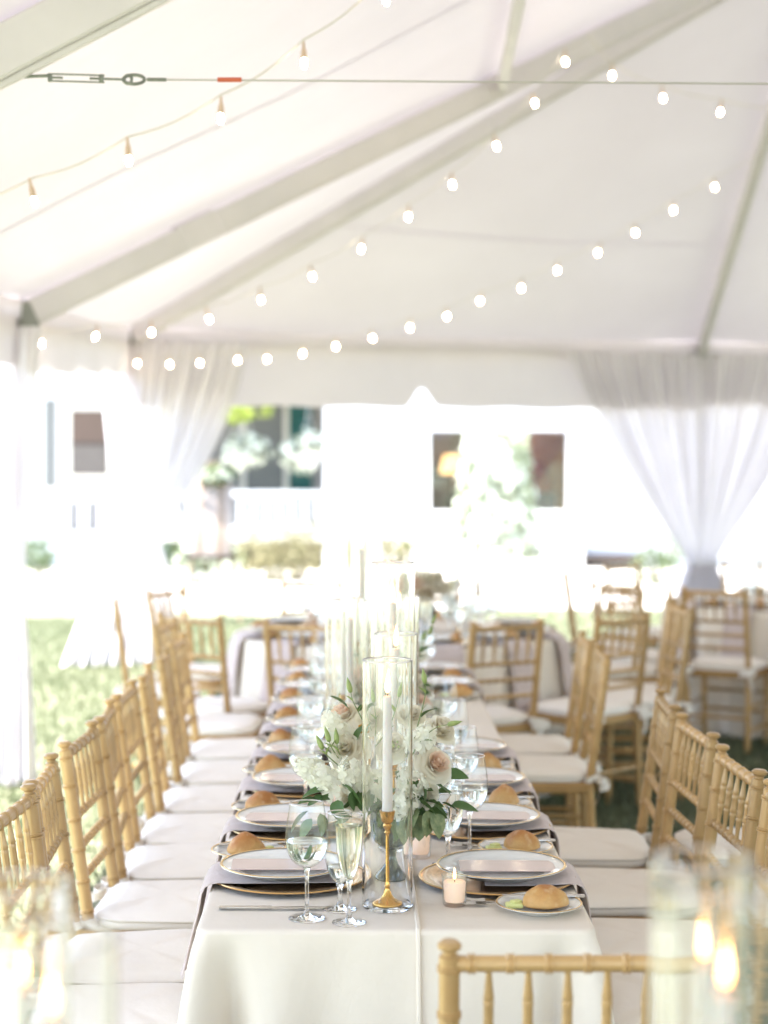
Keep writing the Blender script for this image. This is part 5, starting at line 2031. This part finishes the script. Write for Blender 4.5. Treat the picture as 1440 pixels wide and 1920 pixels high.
def cone_tree():
    t = thing('hydrangea_tree', 'cone-shaped shrub covered in white blossom in front of the picture window', 'shrub', (1.84, 24.4, 0), 0, 'shrubs in front of the house')
    def fn(r):
        z = r.random() ** 1.2
        a = r.uniform(0, 6.28)
        rad = (.60 - .22 * z) * r.uniform(.55, 1.05)
        return ((math.cos(a) * rad, math.sin(a) * rad, .25 + 1.78 * z), (math.cos(a), math.sin(a), .3))
    put('crown', bmk(lambda bm: leafy(bm, 3200, fn, .09, 5), 'crown', False), M['foliage_pale'], t, kind='stuff')
    def bl(bm):
        r = random.Random(8)
        for _ in range(420):
            p, d = fn(r)
            q = Vector(p) + Vector(d) * .05
            for _k in range(4):
                floret_into(bm, q + Vector((r.uniform(-.04, .04), r.uniform(-.04, .04), r.uniform(-.05, .05))), d, .05, r)
    put('blossoms', bmk(bl, 'blossoms', False), M['blossom'], t, kind='stuff')
    put('trunk', bmk(lambda bm: tube(bm, [(0, 0, 0), (.01, 0, .5), (0, .01, 1.6)], [.04, .03, .012], 8), 'trunk'), M['bark'], t)
cone_tree()


def basket(x, z, label, seed):
    t = thing('hanging_basket', label, 'hanging basket', (x, 26.3, z), 0, 'hanging flower baskets on the porch')
    put('pot', cached('pot', lambda: bmk(lambda bm: lathe(bm, [(0, -.22), (.12, -.22), (.20, -.05), (.22, 0), (.20, 0), (0, -.02)], 20), 'pot')), M['white_paint'], t)
    def chains(bm):
        for k in range(3):
            a = 2 * PI * k / 3
            tube(bm, [(math.cos(a) * .2, math.sin(a) * .2, 0), (0, 0, .60), (0, 0, 3.0 - z)], .006, 5)
    put('chain', bmk(chains, 'chain'), M['wire'], t)
    put('foliage', bmk(lambda bm: leafy(bm, 500, blob(.36, .32, .26, (0, 0, .04), 6, seed), .06, seed), 'foliage', False), M['foliage'], t, kind='stuff')
    def bl(bm):
        r = random.Random(seed)
        fn = blob(.42, .36, .32, (0, 0, .03), 6, seed)
        for _ in range(190):
            p, d = fn(r)
            for _k in range(3):
                floret_into(bm, Vector(p) + Vector(d) * .03 + Vector((r.uniform(-.03, .03), r.uniform(-.03, .03), r.uniform(-.03, .03))), d, .045, r)
    put('blossoms', bmk(bl, 'blossoms', False), M['blossom'], t, kind='stuff')
basket(-1.77, 1.78, 'hanging basket of white flowers nearer the corner drape', 81)
basket(-.82, 1.72, 'hanging basket of white flowers in front of the teal shutter', 82)
fern = thing('hanging_fern', 'lime-green hanging fern above the white flower basket', 'hanging plant', (-1.72, 25.8, 2.30))
put('foliage', bmk(lambda bm: leafy(bm, 420, blob(.34, .28, .16, (0, 0, .02), 5, 4), .09, 4, .35), 'foliage', False), M['foliage_lime'], fern, kind='stuff')
put('hanger', bmk(lambda bm: tube(bm, [(0, 0, 0), (0, 0, .5), (0, .5, .5)], .006, 6), 'hanger'), M['wire'], fern)


# ------------------------------------------------------------------ the sign on its easel
def easel():
    p = ray(400, 1165, 17.6)
    t = thing('display_easel', 'wooden easel standing on the bright path beyond the corner drape', 'easel', (p.x, p.y, 0), R(-8))
    def leg(a, b):
        put('leg', bmk(lambda bm: tube(bm, [a, b], .018, 8), 'leg'), M['easel'], t)
    leg((-.30, -.10, 0), (-.05, 0, 1.62)); leg((.30, -.10, 0), (.05, 0, 1.62)); leg((0, .45, 0), (0, .02, 1.60))
    put('ledge', bmk(lambda bm: box(bm, (0, -.13, .66), (.48, .09, .035), .005), 'ledge', True, 30), M['dark_wood'], t)
    b = thing('sign_board', 'blush sign board with tan ribbons and flowers on top, resting on the easel', 'sign', (p.x, p.y, 0), R(-8))
    rot = Matrix.Rotation(R(-7), 3, 'X')
    put('board', bmk(lambda bm: box(bm, (0, -.10, 1.07), (.40, .02, .78), .004, rot), 'board', True, 30), M['board'], b)
    for x, w in ((-.11, .05), (.10, .06)):
        put('ribbon', bmk(lambda bm: box(bm, (x, -.114, 1.06), (w, .006, .77), .002, rot), 'ribbon', True, 30), M['board_stripe'], b)
    put('flower_spray', bmk(lambda bm: leafy(bm, 160, blob(.20, .08, .10, (.02, -.10, 1.47), 4, 6), .07, 6), 'flower_spray', False), M['foliage'], b, kind='stuff')
    def bl(bm):
        r = random.Random(3)
        fn = blob(.18, .08, .10, (.06, -.13, 1.46), 4, 6)
        for _ in range(40):
            q, d = fn(r)
            floret_into(bm, q, d, .04, r)
    put('blossoms', bmk(bl, 'blossoms', False), M['blossom'], b, kind='stuff')
easel()
